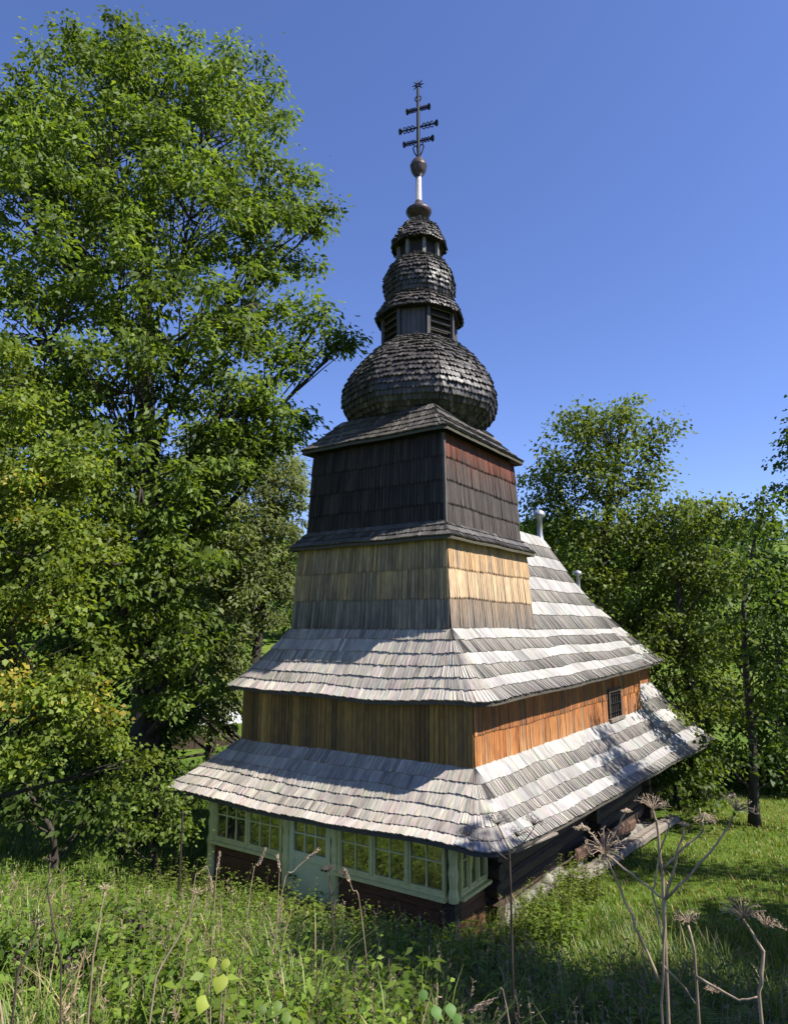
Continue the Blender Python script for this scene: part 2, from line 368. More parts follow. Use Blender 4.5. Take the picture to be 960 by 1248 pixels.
# ---- walls clad with shingles
def lerp3(a, b, t): return V(a).lerp(V(b), t)
def clad(name, bl, br, tr, tl, n_courses, w, colf, tip=.03, lift=.016, wave=.02, parent=church, pick=0, mat='wallwood', hole=None):
    bl, br, tr, tl = V(bl), V(br), V(tr), V(tl)
    nr = (br-bl).cross(tl-bl).normalized()
    back = MB(); o = nr*.004
    back.add([bl-nr*.06, br-nr*.06, tr-nr*.06, tl-nr*.06, bl+o, br+o, tr+o, tl+o], [(0, 3, 2, 1), (4, 5, 6, 7), (0, 1, 5, 4), (1, 2, 6, 5), (2, 3, 7, 6), (3, 0, 4, 7)])
    deck = part(back, name, M['core'], parent)
    mbw = MB(); wl = (br-bl).length; n = int(wl/w)
    us = [0]+[(i+random.uniform(-.2, .2))/n for i in range(1, n)]+[1]
    pk = []
    for k in range(n_courses):
        v0 = k/n_courses; v1 = min(1, (k+1.18)/n_courses)
        for i in range(n):
            u0, u1 = us[i], us[i+1]
            vb = v0+wave*nz(u0*wl*.7, k*5, bl.x)+random.uniform(-.25, .25)*wave/n_courses
            vb = max(vb, -.01) if k else max(-.015, vb*.4)
            if hole and u1 > hole[0] and u0 < hole[1] and v1 > hole[2] and vb < hole[3]:
                if vb >= hole[2]-.02:                     # starts inside the opening
                    if v1 <= hole[3]: continue
                    vb = hole[3]
                else: v1_ = hole[2]
            vt = v1
            if hole and u1 > hole[0] and u0 < hole[1] and vb < hole[2]: vt = min(v1, hole[2])
            if vt-vb < .02: continue
            P = lambda u, v: (bl.lerp(br, u)).lerp(tl.lerp(tr, u), v)
            q = [P(u0, vt), P(u1, vt), P(u0, vb), P(u1, vb)]
            mm = (q[2]+q[3])/2; mt = (q[0]+q[1])/2
            gp = random.uniform(.05, .16); q = [q[0].lerp(mt, gp), q[1].lerp(mt, gp), q[2].lerp(mm, gp), q[3].lerp(mm, gp)]
            ct, cb = colf((u0+u1)/2, v0, k)
            args = (*q, nr, .01, lift*random.uniform(.8, 1.3), random.choice((-1, 1))*random.uniform(.002, .012), ct, cb, tip)
            if pick and (bl-CAMLOC).length: pk.append((mm, args))
            else: shingle(mbw, *args)
    if pick:
        pk.sort(key=lambda a: (a[0]-CAMLOC).length)
        for _, a in pk[:pick]:
            b_ = MB(); shingle(b_, *a); part(b_, 'wall_shingle', M[mat], deck)
        for _, a in pk[pick:]: shingle(mbw, *a)
    part(mbw, 'shingle_rows', M[mat], deck, kind='stuff')
    return deck
def sq_wall(name, cx, cy, h0, z0, h1, z1, faces, n_courses, w, **kw):
    C = {'F': ((-1, 1), (-1, -1)), 'S': ((-1, -1), (1, -1)), 'E': ((1, -1), (1, 1)), 'N': ((1, 1), (-1, 1))}
    for fc, colf, pk in faces:
        a, b_ = C[fc]
        clad(name, (cx+a[0]*h0, cy+a[1]*h0, z0), (cx+b_[0]*h0, cy+b_[1]*h0, z0), (cx+b_[0]*h1, cy+b_[1]*h1, z1), (cx+a[0]*h1, cy+a[1]*h1, z1), n_courses, w, colf, pick=pk, **kw)
def mixc(a, b, t): return tuple(x+(y-x)*t for x, y in zip(a, b))
AMB, AMB2, GRW, BLK, RED = (.50, .315, .14), (.36, .225, .09), (.155, .135, .115), (.026, .020, .016), (.22, .055, .02)
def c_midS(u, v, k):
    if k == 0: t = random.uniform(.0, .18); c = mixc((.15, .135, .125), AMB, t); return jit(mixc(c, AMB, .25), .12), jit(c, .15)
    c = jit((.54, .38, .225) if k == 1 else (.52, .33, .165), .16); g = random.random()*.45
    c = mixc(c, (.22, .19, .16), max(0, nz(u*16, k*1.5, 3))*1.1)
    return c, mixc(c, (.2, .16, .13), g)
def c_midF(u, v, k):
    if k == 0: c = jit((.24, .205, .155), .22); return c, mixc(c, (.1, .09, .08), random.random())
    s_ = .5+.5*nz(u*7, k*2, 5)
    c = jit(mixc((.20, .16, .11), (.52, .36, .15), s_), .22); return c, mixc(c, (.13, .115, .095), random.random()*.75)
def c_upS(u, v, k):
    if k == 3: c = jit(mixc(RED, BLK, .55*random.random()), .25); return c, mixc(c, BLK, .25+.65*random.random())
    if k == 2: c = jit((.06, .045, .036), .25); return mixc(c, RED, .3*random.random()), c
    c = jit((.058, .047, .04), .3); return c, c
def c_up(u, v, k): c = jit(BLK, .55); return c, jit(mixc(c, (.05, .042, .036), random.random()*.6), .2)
TX, TY = 1.8, 0.
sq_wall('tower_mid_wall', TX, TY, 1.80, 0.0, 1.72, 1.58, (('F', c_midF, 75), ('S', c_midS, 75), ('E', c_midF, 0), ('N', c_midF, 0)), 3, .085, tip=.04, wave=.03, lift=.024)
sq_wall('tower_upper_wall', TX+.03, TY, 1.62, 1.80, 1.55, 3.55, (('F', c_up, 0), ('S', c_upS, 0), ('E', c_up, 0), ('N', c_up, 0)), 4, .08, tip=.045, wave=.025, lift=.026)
mb = MB(); mb.box(TX-1.5, TX+1.5, -1.5, 1.5, -.3, 3.7); part(mb, 'tower_core', M['core'])
# corner boards of the tower
mb = MB(); mb.bar((TX+.03-1.64, -1.64, 1.85), (TX+.03-1.57, -1.57, 3.52), .05, .05, up=(1, 0, 0), c=(.11, .095, .085)); part(mb, 'corner_board', M['wallwood'])
# skirt and cap of the tower
def sq_surf(hi, zi, ho, zo, k=.25):
    def f(p, tg, t):
        x, y = p; dx, dy = x-TX, y-TY
        T = V((TX+clampf(dx, -hi, hi), TY+clampf(dy, -hi, hi), zi)); B = V((x, y, zo+.02*nz(x*1.2, y*1.2, 3)))
        q = T.lerp(B, t); q.z = zi+(B.z-zi)*(t+k*t*(1-t)); return q
    return f
def dark_col(c0, amp=.3, hi=.1):
    def f(p, tg, k, nc):
        c = jit(c0, amp)
        if random.random() < hi: c = tuple(x*1.9 for x in c)
        return c, c
    return f
for nm, hi, zi, ho, zo, te, c0 in (('tower_skirt', 1.58, 1.92, 1.87, 1.58, [0, .33, .66, 1], (.085, .078, .07)), ('tower_cap', 1.12, 4.28, 1.73, 3.60, [0, .2, .4, .6, .8, 1], (.075, .067, .057))):
    sm = roof_loop((TX-ho, TX+ho, -ho, ho), None, .05, .085); roof(nm, sm, sq_surf(hi, zi, ho, zo), te, dark_col(c0), M['darkwood'], th=.022, lift=.030, tilt=.010, deckmat='soffit', wav=.03, deckstep=3)

# upper storey walls (nave) and chancel walls
OR1, OR2 = (.45, .175, .048), (.30, .102, .028)
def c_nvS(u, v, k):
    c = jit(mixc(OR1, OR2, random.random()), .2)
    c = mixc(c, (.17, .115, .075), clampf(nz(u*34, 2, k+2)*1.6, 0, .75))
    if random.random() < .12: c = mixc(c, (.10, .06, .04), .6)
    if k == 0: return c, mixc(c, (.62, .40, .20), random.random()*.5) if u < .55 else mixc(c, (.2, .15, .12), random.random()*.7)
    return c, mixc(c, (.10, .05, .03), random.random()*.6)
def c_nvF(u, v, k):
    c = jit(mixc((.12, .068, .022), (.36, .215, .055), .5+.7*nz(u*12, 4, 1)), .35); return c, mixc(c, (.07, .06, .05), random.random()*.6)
# two courses on the south side with a window opening
W0, W1, WZ0, WZ1 = 6.15, 7.15, -2.10, -1.42
NX0, NX1 = -.55, 9.0
hole = ((W0-NX0)/(NX1-NX0), (W1-NX0)/(NX1-NX0), (WZ0+2.25)/1.2, (WZ1+2.25)/1.2)
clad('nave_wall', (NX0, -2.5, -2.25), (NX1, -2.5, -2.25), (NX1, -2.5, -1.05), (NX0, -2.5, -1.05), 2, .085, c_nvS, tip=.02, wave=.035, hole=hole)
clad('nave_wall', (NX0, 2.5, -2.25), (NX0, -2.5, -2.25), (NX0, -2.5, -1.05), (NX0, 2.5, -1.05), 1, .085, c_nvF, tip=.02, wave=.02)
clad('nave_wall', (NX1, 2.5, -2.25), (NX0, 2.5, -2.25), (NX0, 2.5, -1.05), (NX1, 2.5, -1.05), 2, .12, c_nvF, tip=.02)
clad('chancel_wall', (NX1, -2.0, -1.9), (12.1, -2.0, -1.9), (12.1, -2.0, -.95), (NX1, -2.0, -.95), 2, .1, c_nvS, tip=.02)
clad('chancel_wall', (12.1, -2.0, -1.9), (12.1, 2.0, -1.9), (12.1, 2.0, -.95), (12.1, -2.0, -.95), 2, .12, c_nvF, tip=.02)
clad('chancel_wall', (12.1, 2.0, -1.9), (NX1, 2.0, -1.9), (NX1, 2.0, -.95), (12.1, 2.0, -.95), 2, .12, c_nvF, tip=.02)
mb = MB(); mb.add([(9.0, -2.47, -1.1), (9.0, 2.47, -1.1), (8.9, 1.8, 0), (8.72, 0, 2.6), (8.9, -1.8, 0), (8.95, -2.45, -2.3), (8.95, 2.45, -2.3)], [(5, 6, 1, 0), (0, 1, 2, 4), (4, 2, 3)]); part(mb, 'gable', M['deck'])
mb = MB(); mb.box(NX0+.1, NX1-.1, -2.35, 2.35, -2.6, -1.2); part(mb, 'nave_core', M['core'])
# chimney-like finials on the ridges
def finial(x, z, h, r, mat='zinc'):
    mb = MB(); mb.lathe([(z-.25, r*1.7), (z, r*1.3), (z+h*.12, r), (z+h*.68, r), (z+h*.72, r*1.9), (z+h*.8, r*2.4), (z+h*.92, r*1.9), (z+h, r*.4)], x, 0, 12); part(mb, 'finial', M[mat], smooth=True)
finial(8.62, 2.62, .82, .075, 'tinfin') if 'tinfin' in M else finial(8.62, 2.62, .82, .075)
finial(11.75, 1.25, .62, .06)
# nave window: frame, iron grille, panes
mb = MB(); y_ = -2.5
for a in ((W0, W0+.09, WZ0, WZ1), (W1-.09, W1, WZ0, WZ1)): mb.box(a[0], a[1], y_-.045, y_+.12, a[2], a[3])
mb.box(W0+.09, W1-.09, y_-.045, y_+.12, WZ1-.09, WZ1)
win = part(mb, 'window', M['log'])
mb = MB(); mb.box(W0-.05, W1+.05, y_-.10, y_+.10, WZ0-.07, WZ0-.002); part(mb, 'sill', M['beam'], win)
for i in range(3):
    for j in range(2):
        x0 = W0+.09+i*(W1-W0-.18)/3; z0 = WZ0+j*(WZ1-WZ0-.09)/2
        mb = MB(); mb.box(x0+.012, x0+(W1-W0-.18)/3-.012, y_+.05, y_+.058, z0+.012, z0+(WZ1-WZ0-.09)/2-.012); part(mb, 'pane', M['glass'], win)
for i in range(5):
    x = W0+.17+i*(W1-W0-.34)/4; mb = MB(); mb.tube([(x, y_-.02, WZ0), (x, y_-.02, WZ1-.08)], .013, 6); part(mb, 'grille_bar', M['iron'], win)
for j in range(3):
    z = WZ0+.13+j*.2; mb = MB(); mb.tube([(W0+.08, y_-.035, z), (W1-.08, y_-.035, z)], .01, 6); part(mb, 'grille_bar', M['iron'], win)

# ---- porch under the lower roof
PX, PY = -1.2, 2.48; SILL, WTOP, PBOT = -3.74, -2.86, -4.62
def fr(face, u, d, z):
    """porch face coordinates: u along the wall, d outwards"""
    return (PX-d, u, z) if face == 'F' else (u, -PY-d, z)
def fbox(mb, face, u0, u1, d0, d1, z0, z1):
    a, b_ = fr(face, u0, d0, z0), fr(face, u1, d1, z1)
    mb.box(min(a[0], b_[0]), max(a[0], b_[0]), min(a[1], b_[1]), max(a[1], b_[1]), z0, z1)
def porch_window(face, u0, u1, casements, rows=2, z0=SILL, z1=WTOP):
    lo, hi = min(u0, u1), max(u0, u1); f = .042; mb = MB()
    fbox(mb, face, lo, hi, 0, .07, z0, z0+f); fbox(mb, face, lo, hi, 0, .07, z1-f, z1)
    nC = len(casements); tot = hi-lo; tw = sum(casements); xs_ = [lo]
    for c in casements: xs_.append(xs_[-1]+tot*c/tw)
    for k, x in enumerate(xs_):
        a = x-f/2 if 0 < k < nC else (x if k == 0 else x-f)
        fbox(mb, face, a, a+f, 0, .075, z0+f, z1-f)
    w_ = part(mb, 'window', M['green'])
    for k, c in enumerate(casements):
        a, b_ = xs_[k]+f*.6, xs_[k+1]-f*.6
        st = MB(); s_ = .03
        fbox(st, face, a, b_, .01, .055, z0+f, z0+f+s_); fbox(st, face, a, b_, .01, .055, z1-f-s_, z1-f)
        fbox(st, face, a, a+s_, .01, .055, z0+f+s_, z1-f-s_); fbox(st, face, b_-s_, b_, .01, .055, z0+f+s_, z1-f-s_)
        part(st, 'casement', M['green'], w_)
        za, zb = z0+f+s_, z1-f-s_; ua, ub = a+s_, b_-s_
        bars = MB()
        for i in range(1, c): x = ua+(ub-ua)*i/c; fbox(bars, face, x-.011, x+.011, .018, .046, za, zb)
        for j in range(1, rows): z = za+(zb-za)*j/rows; fbox(bars, face, ua, ub, .02, .043, z-.011, z+.011)
        part(bars, 'glazing_bars', M['green'], w_)
        for i in range(c):
            for j in range(rows):
                x0, x1 = ua+(ub-ua)*i/c, ua+(ub-ua)*(i+1)/c; zz0, zz1 = za+(zb-za)*j/rows, za+(zb-za)*(j+1)/rows
                tl_ = random.uniform(-.004, .004); p_ = MB()
                q = [fr(face, x0+.003, .028+tl_, zz0+.003), fr(face, x1-.003, .028-tl_, zz0+.003), fr(face, x1-.003, .028+tl_*.5, zz1-.003), fr(face, x0+.003, .028+tl_, zz1-.003)]
                q2 = [fr(face, *((x0+.003, .023, zz0+.003))), fr(face, x1-.003, .023, zz0+.003), fr(face, x1-.003, .023, zz1-.003), fr(face, x0+.003, .023, zz1-.003)]
                p_.add(q+q2, [(0, 1, 2, 3), (4, 7, 6, 5), (0, 4, 5, 1), (1, 5, 6, 2), (2, 6, 7, 3), (3, 7, 4, 0)]); part(p_, 'pane', M['glass'], w_)
    sl = MB(); fbox(sl, face, lo-.03, hi+.03, -.02, .13, z0-.05, z0-.003); part(sl, 'sill', M['green'], w_)
porch_window('F', .74, 2.38, [3, 3])
porch_window('F', -2.38, -.46, [2, 2, 2])
porch_window('S', -1.10, -.28, [1, 1, 1])
def post(face, u, r=.075, square=False):
    mb = MB(); c = fr(face, u, .03, 0)
    if square: mb.box(c[0]-.11, c[0]+.11, c[1]-.11, c[1]+.11, PBOT, WTOP+.1)
    else: mb.lathe([(PBOT, r), (SILL-.1, r), (SILL-.02, r*1.25), (SILL+.1, r*.8), (SILL+.3, r*1.05), (SILL+.42, r*.75), (SILL+.52, r*1.2), (SILL+.62, r), (WTOP-.04, r)], c[0], c[1], 10)
    return part(mb, 'carved_post', M['green'], smooth=not square)
post('F', .655); post('F', -.375); post('F', 2.46)
mb = MB(); mb.lathe([(SILL-.055, .08), (SILL, .08), (SILL+.12, .06), (SILL+.32, .075), (SILL+.42, .06), (SILL+.55, .075), (WTOP-.06, .07)], PX-.005, -PY+.0, 8, rot=R(22.5)); part(mb, 'carved_post', M['green'])
mb = MB(); mb.box(PX-.03, PX+.16, -PY-.03, -PY+.16, PBOT-.2, SILL-.06); part(mb, 'corner_log', M['log'])
# door
mb = MB()
D0, D1, DB, DT = -.29, .57, -4.36, -2.80
fbox(mb, 'F', D0, D0+.09, 0, .06, DB, DT); fbox(mb, 'F', D1-.09, D1, 0, .06, DB, DT)
fbox(mb, 'F', D0+.09, D1-.09, 0, .055, DB, DB+.16); fbox(mb, 'F', D0+.09, D1-.09, 0, .055, SILL+.02, SILL+.14); fbox(mb, 'F', D0+.09, D1-.09, 0, .055, DT-.1, DT)
door = part(mb, 'door', M['door'])
mb = MB(); fbox(mb, 'F', D0+.09, D1-.09, .005, .03, DB+.16, SILL+.02); part(mb, 'door_panel', M['door'], door)
mb = MB()
for i in (1, 2): x = D0+.09+(D1-D0-.18)*i/3; fbox(mb, 'F', x-.012, x+.012, .01, .045, SILL+.14, DT-.1)
zm = SILL+.14+(DT-.1-SILL-.14)*.4; fbox(mb, 'F', D0+.09, D1-.09, .012, .042, zm-.012, zm+.012); part(mb, 'glazing_bars', M['door'], door)
for i in range(3):
    for z0, z1 in ((SILL+.14, zm), (zm, DT-.1)):
        x0 = D0+.09+(D1-D0-.18)*i/3; x1 = D0+.09+(D1-D0-.18)*(i+1)/3
        mb = MB(); fbox(mb, 'F', x0+.012, x1-.012, .018, .024, z0+.012, z1-.012); part(mb, 'pane', M['glass'], door)
mb = MB(); a = fr('F', D0+.06, .09, -3.78); mb.tube([a, (a[0], a[1]+.09, a[2])], .011, 8); b_ = fr('F', D0+.06, .055, -3.78); mb.tube([b_, a], .011, 8); part(mb, 'handle', M['iron'], door)
mb = MB(); fbox(mb, 'F', D0-.12, D1+.12, -.1, .22, DB-.12, DB-.01); part(mb, 'threshold', M['beam'])
# planks below the sills
def planks(face, u0, u1, z0, z1, n_):
    for i in range(n_):
        a = z0+(z1-z0)*i/n_; b_ = z0+(z1-z0)*(i+1)/n_
        mb = MB(); fbox(mb, face, u0, u1, -.03, .012+random.uniform(0, .012), a+.006, b_-.003); part(mb, 'plank', M['plank'])
planks('F', .74, 2.38, PBOT, SILL-.055, 5); planks('F', -2.38, -.46, PBOT, SILL-.055, 5); planks('S', -1.08, -.28, PBOT, SILL-.055, 5)
mb = MB(); mb.box(PX+.035, 9.0, -2.2, 2.2, -5.2, -2.9); part(mb, 'porch_core', M['core'])
mb = MB(); mb.box(PX+.03, -.2, -PY+.04, PY-.04, PBOT-.3, WTOP+.12); part(mb, 'porch_backing', M['core'])
# log walls of the nave, log by log
def logwall(xa, xb, y, z0, z1, dy):
    z = z0; i = 0
    while z < z1:
        h = random.uniform(.24, .31); o = random.uniform(-.015, .015)
        e = .22 if i % 2 else .05
        mb = MB(); mb.bar((xa-e*.3, y+o, z+h/2), (xb+e, y+o+random.uniform(-.02, .02), z+h/2-.01*(xb-xa)), .24, h-.012, bevel=.055); part(mb, 'log', M['log'])
        z += h; i += 1
logwall(-.22, 9.1, -2.36, -4.95, -2.55, -1); logwall(9.15, 12.1, -1.9, -5.2, -2.0, -1); logwall(-.2, 9.1, 2.36, -4.95, -2.9, 1)
for x in (-.12, 4.6, 8.85):        # cross logs with projecting ends at the notched corners
    z = -4.85
    while z < -3.0:
        h = random.uniform(.26, .3); mb = MB(); mb.bar((x, -2.2, z+h/2), (x, -2.62-random.uniform(.03, .12), z+h/2), .22, h-.03, bevel=.05); part(mb, 'log_end', M['log']); z += h*1.0
mb = MB(); mb.box(12.0, 12.2, -1.8, 1.8, -5.4, -1.7); part(mb, 'chancel_end_wall', M['log'])
# eave laths poking out below the near corner
for a, b_ in (((-.95, -3.22, -3.09), (.35, -3.40, -3.10)), ((2.0, -3.3, -3.14), (3.2, -3.34, -3.16))):
    mb = MB(); mb.bar(a, b_, .09, .035, bevel=.006); part(mb, 'eave_lath', M['beam'])
# foundation stones
def stone(name, c, s, mat, parent, seed):
    mb = MB(); vs = []; nlat, nlon = 5, 8
    for i in range(nlat+1):
        for k in range(nlon):
            a, b2 = math.pi*i/nlat, 2*math.pi*k/nlon
            q = V((math.sin(a)*math.cos(b2), math.sin(a)*math.sin(b2), math.cos(a)))
            q = V((math.copysign(abs(q.x)**.6, q.x), math.copysign(abs(q.y)**.6, q.y), math.copysign(abs(q.z)**.6, q.z)))*(1+.25*nz(q.x*1.5+seed, q.y*1.5, q.z*1.5))
            vs.append((c[0]+q.x*s[0], c[1]+q.y*s[1], c[2]+q.z*s[2]))
    fs = [(i*nlon+k, (i+1)*nlon+k, (i+1)*nlon+(k+1) % nlon, i*nlon+(k+1) % nlon) for i in range(nlat) for k in range(nlon)]
    mb.add(vs, fs); return part(mb, name, mat, parent, smooth=True)
x = -.35; i = 0
while x < 8.8:
    w = random.uniform(.12, .30); gz = ground(OX+math.cos(ANG)*(x+w)+math.sin(ANG)*2.5, OY+math.sin(ANG)*(x+w)-math.cos(ANG)*2.5)-ZC
    zz = max(gz, -5.3)
    stone('foundation_stone', (x+w, -2.52+random.uniform(-.06, .04), zz+random.uniform(-.05, .06)), (w, random.uniform(.12, .2), random.uniform(.12, .24)), M['stone'], church, i*3.7); x += 2*w*.93; i += 1

# ---- spire: octagonal drums and bulbs on the tower
AXX, AXY = 1.93, -.04
def prof_interp(pr, step):
    pts = [V((r, z)) for z, r in pr]; out = [pts[0]]
    dense = []
    for i in range(len(pts)-1):
        p0, p1, p2, p3 = pts[max(i-1, 0)], pts[i], pts[i+1], pts[min(i+2, len(pts)-1)]
        for k in range(12):
            t = k/12; dense.append(.5*((2*p1)+(p2-p0)*t+(2*p0-5*p1+4*p2-p3)*t*t+(3*p1-p0-3*p2+p3)*t**3))
    dense.append(pts[-1]); L = 0
    for a, b_ in zip(dense, dense[1:]):
        L += (b_-a).length
        if L >= step: out.append(b_); L = 0
    out.append(dense[-1]); return out
def octa(name, pr, step, w, c0, close=True):
    pr = [(z, r/.97) for z, r in pr]
    rows = prof_interp(pr, step)
    core = MB(); core.lathe([(p.y, p.x-.012) for p in rows], AXX, AXY, 8); deck = part(core, name, M['core'])
    mbs = MB()
    for i in range(len(rows)-1):
        up = rows[max(i-1, 0)] if i else rows[0]; top = rows[i].lerp(up, .45); bot = rows[i+1]
        for fcs in range(8):
            a0, a1 = R(45*fcs), R(45*(fcs+1))
            P = lambda p, u: V((AXX+p.x*(1+.14*u*(1-u))*((1-u)*math.cos(a0)+u*math.cos(a1)), AXY+p.x*(1+.14*u*(1-u))*((1-u)*math.sin(a0)+u*math.sin(a1)), p.y))
            fw = (P(bot, 1)-P(bot, 0)).length; n_ = max(2, int(fw/w)); off = .5/n_ if i % 2 else 0
            for k in range(n_+(1 if off else 0)):
                u0, u1 = clampf(k/n_-off, 0, 1), clampf((k+1)/n_-off, 0, 1)
                if u1-u0 < .01: continue
                dj = random.uniform(-.12, .12)
                b0 = bot.lerp(top, dj*.4)
                tl, tr, bl, br = P(top, u0), P(top, u1), P(b0, u0), P(b0, u1)
                nr = (bl-tl).cross(br-bl)
                if nr.length < 1e-8: continue
                nr.normalize(); mm = (bl+br)/2; bl, br = bl.lerp(mm, .06), br.lerp(mm, .06)
                c = jit(c0, .35)
                if random.random() < .15: c = tuple(x*2.4 for x in c)
                shingle(mbs, tl, tr, bl, br, nr, .034, .042*random.uniform(.6, 1.5), random.uniform(-.012, .012), c, tuple(x*1.25 for x in c), .03)
    part(mbs, 'shingle_rows', M['darkwood'], deck, kind='stuff'); return deck
SC = (.036, .031, .027)
octa('onion_dome', [(6.10, .79), (6.03, .86), (5.83, 1.07), (5.46, 1.38), (5.12, 1.57), (4.84, 1.645), (4.56, 1.59), (4.37, 1.42), (4.18, 1.15)], .108, .085, SC)
octa('lantern_skirt', [(7.30, .52), (7.20, .63), (7.03, .79), (6.81, .91), (6.72, .93)], .095, .08, SC)
octa('small_onion', [(8.16, .44), (8.08, .53), (7.94, .64), (7.72, .74), (7.52, .772), (7.31, .735), (7.17, .65), (7.05, .52)], .09, .075, SC)
octa('lantern_cap', [(9.2, .09), (9.14, .2), (8.95, .39), (8.77, .49), (8.58, .58), (8.50, .59)], .085, .075, SC)
def octdrum(name, r, z0, z1, louvers, c):
    r = r/.97; mb = MB(); mb.lathe([(z0, r*.93), (z1, r*.93)], AXX, AXY, 8); d = part(mb, name, M['core'])
    for k in range(8):
        a0, a1 = R(45*k), R(45*(k+1)); p0 = V((AXX+r*math.cos(a0), AXY+r*math.sin(a0), 0)); p1 = V((AXX+r*math.cos(a1), AXY+r*math.sin(a1), 0))
        mb = MB(); mb.bar((p0.x, p0.y, z0), (p0.x, p0.y, z1), .07, .07, up=((p0-V((AXX, AXY, 0))).normalized()), c=c); part(mb, 'post', M['darkwood'], d)
        nr = ((p0+p1)/2-V((AXX, AXY, 0))).normalized(); a, b_ = p0.lerp(p1, .09), p0.lerp(p1, .91)
        if (k % 2 == 1) == louvers[0]:
            nsl = louvers[1]
            for i in range(nsl):
                z = z0+(z1-z0)*(i+.5)/nsl; mb = MB()
                mb.bar((a.x, a.y, z), (b_.x, b_.y, z), .075, .03, up=(nr.x*.75, nr.y*.75, 1), c=jit(c, .2)); part(mb, 'slat', M['darkwood'], d)
        elif louvers[2]:
            nb = 5
            for i in range(nb):
                q0, q1 = a.lerp(b_, i/nb), a.lerp(b_, (i+.94)/nb); q = (q0+q1)/2-nr*.02
                mb = MB(); mb.bar((q.x, q.y, z0), (q.x, q.y, z1), (q1-q0).length, .03, up=nr, c=jit(c, .3)); part(mb, 'board', M['darkwood'], d)
    return d
octdrum('lantern_drum', .80, 6.0, 6.95, (True, 6, True), (.07, .06, .052))
octdrum('top_lantern', .46, 8.0, 8.72, (False, 0, False), (.16, .145, .13))
for k in (4, 6, 0, 2):
    r = .46/.97; a0, a1 = R(45*k), R(45*(k+1)); am = (a0+a1)/2; rr = r*math.cos(R(22.5))-.015
    p0, p1 = V((AXX+r*.97*math.cos(a0), AXY+r*.97*math.sin(a0), 0)), V((AXX+r*.97*math.cos(a1), AXY+r*.97*math.sin(a1), 0))
# finial ball, pole and iron cross
mb = MB(); mb.lathe([(9.16, .10), (9.22, .13), (9.28, .2), (9.36, .275), (9.42, .30), (9.46, .285), (9.52, .20), (9.6, .12), (9.70, .075)], AXX, AXY, 20); part(mb, 'finial_disc', M['rustzinc'], smooth=True)
mb = MB(); mb.lathe([(9.68, .075), (10.36, .065)], AXX, AXY, 14); part(mb, 'finial_pole', M['zinc'], smooth=True)
mb = MB(); mb.lathe([(10.31, .07), (10.38, .13), (10.47, .175), (10.57, .19), (10.6, .20), (10.62, .185), (10.70, .16), (10.77, .10), (10.80, .02)], AXX, AXY, 20); part(mb, 'finial_ball', M['rustzinc'], smooth=True)
mb = MB(); mb.tube([(AXX, AXY, 10.78), (AXX, AXY, 11.1), (AXX, AXY, 12.66)], [.03, .045, .032], 8)
cross = part(mb, 'iron_cross', M['iron'])
CDX, CDY = -.26, .966                       # the arms are turned a little off the tower front
def cp(u, z): return (AXX+CDX*u, AXY+CDY*u, z)
def crossbar(z, hw, wid):
    mb = MB(); mb.tube([cp(-hw, z), cp(0, z), cp(hw, z)], .021, 6)
    for s_ in (-1, 1):
        for a in (-1.1, -.45, .45, 1.1): mb.tube([cp(s_*(hw-.05), z), cp(s_*(hw+.01+.045*math.cos(a)), z+.085*math.sin(a))], [.018, .026], 5)
        for f_ in (.3, .52, .74):
            for u in (-1, 1):
                mb.tube([cp(s_*hw*(f_-.13+.22*math.sin(t*math.pi*.55)), z+u*(.012+wid*math.sin(t*math.pi*.85))) for t in np.linspace(0, 1, 7)], .0125, 5)
    part(mb, 'crossbar', M['iron'], cross)
crossbar(11.24, .33, .05); crossbar(11.61, .43, .07); crossbar(12.09, .25, .05)
mb = MB()
for s_ in (-1, 1): mb.tube([cp(0, 10.8), cp(s_*.09, 10.95), cp(s_*.13, 11.08), cp(s_*.1, 11.15), cp(s_*.05, 11.12)], .016, 6)
part(mb, 'scroll', M['iron'], cross)
mb = MB(); mb.tube([cp(.075*math.cos(t), 12.37+.075*math.sin(t)) for t in np.linspace(0, 2*math.pi, 13)], .013, 5); part(mb, 'ring', M['iron'], cross)
mb = MB()
for k in range(8): t = R(45*k); mb.tube([cp(.03*math.cos(t), 12.74+.03*math.sin(t)), cp(.15*math.cos(t), 12.74+.15*math.sin(t))], [.022, .006], 5)
mb.tube([cp(.045*math.cos(t), 12.74+.045*math.sin(t)) for t in np.linspace(0, 2*math.pi, 9)], .016, 5); part(mb, 'star', M['iron'], cross)

def w2(lx, ly): return (OX+math.cos(ANG)*lx-math.sin(ANG)*ly, OY+math.sin(ANG)*lx+math.cos(ANG)*ly)
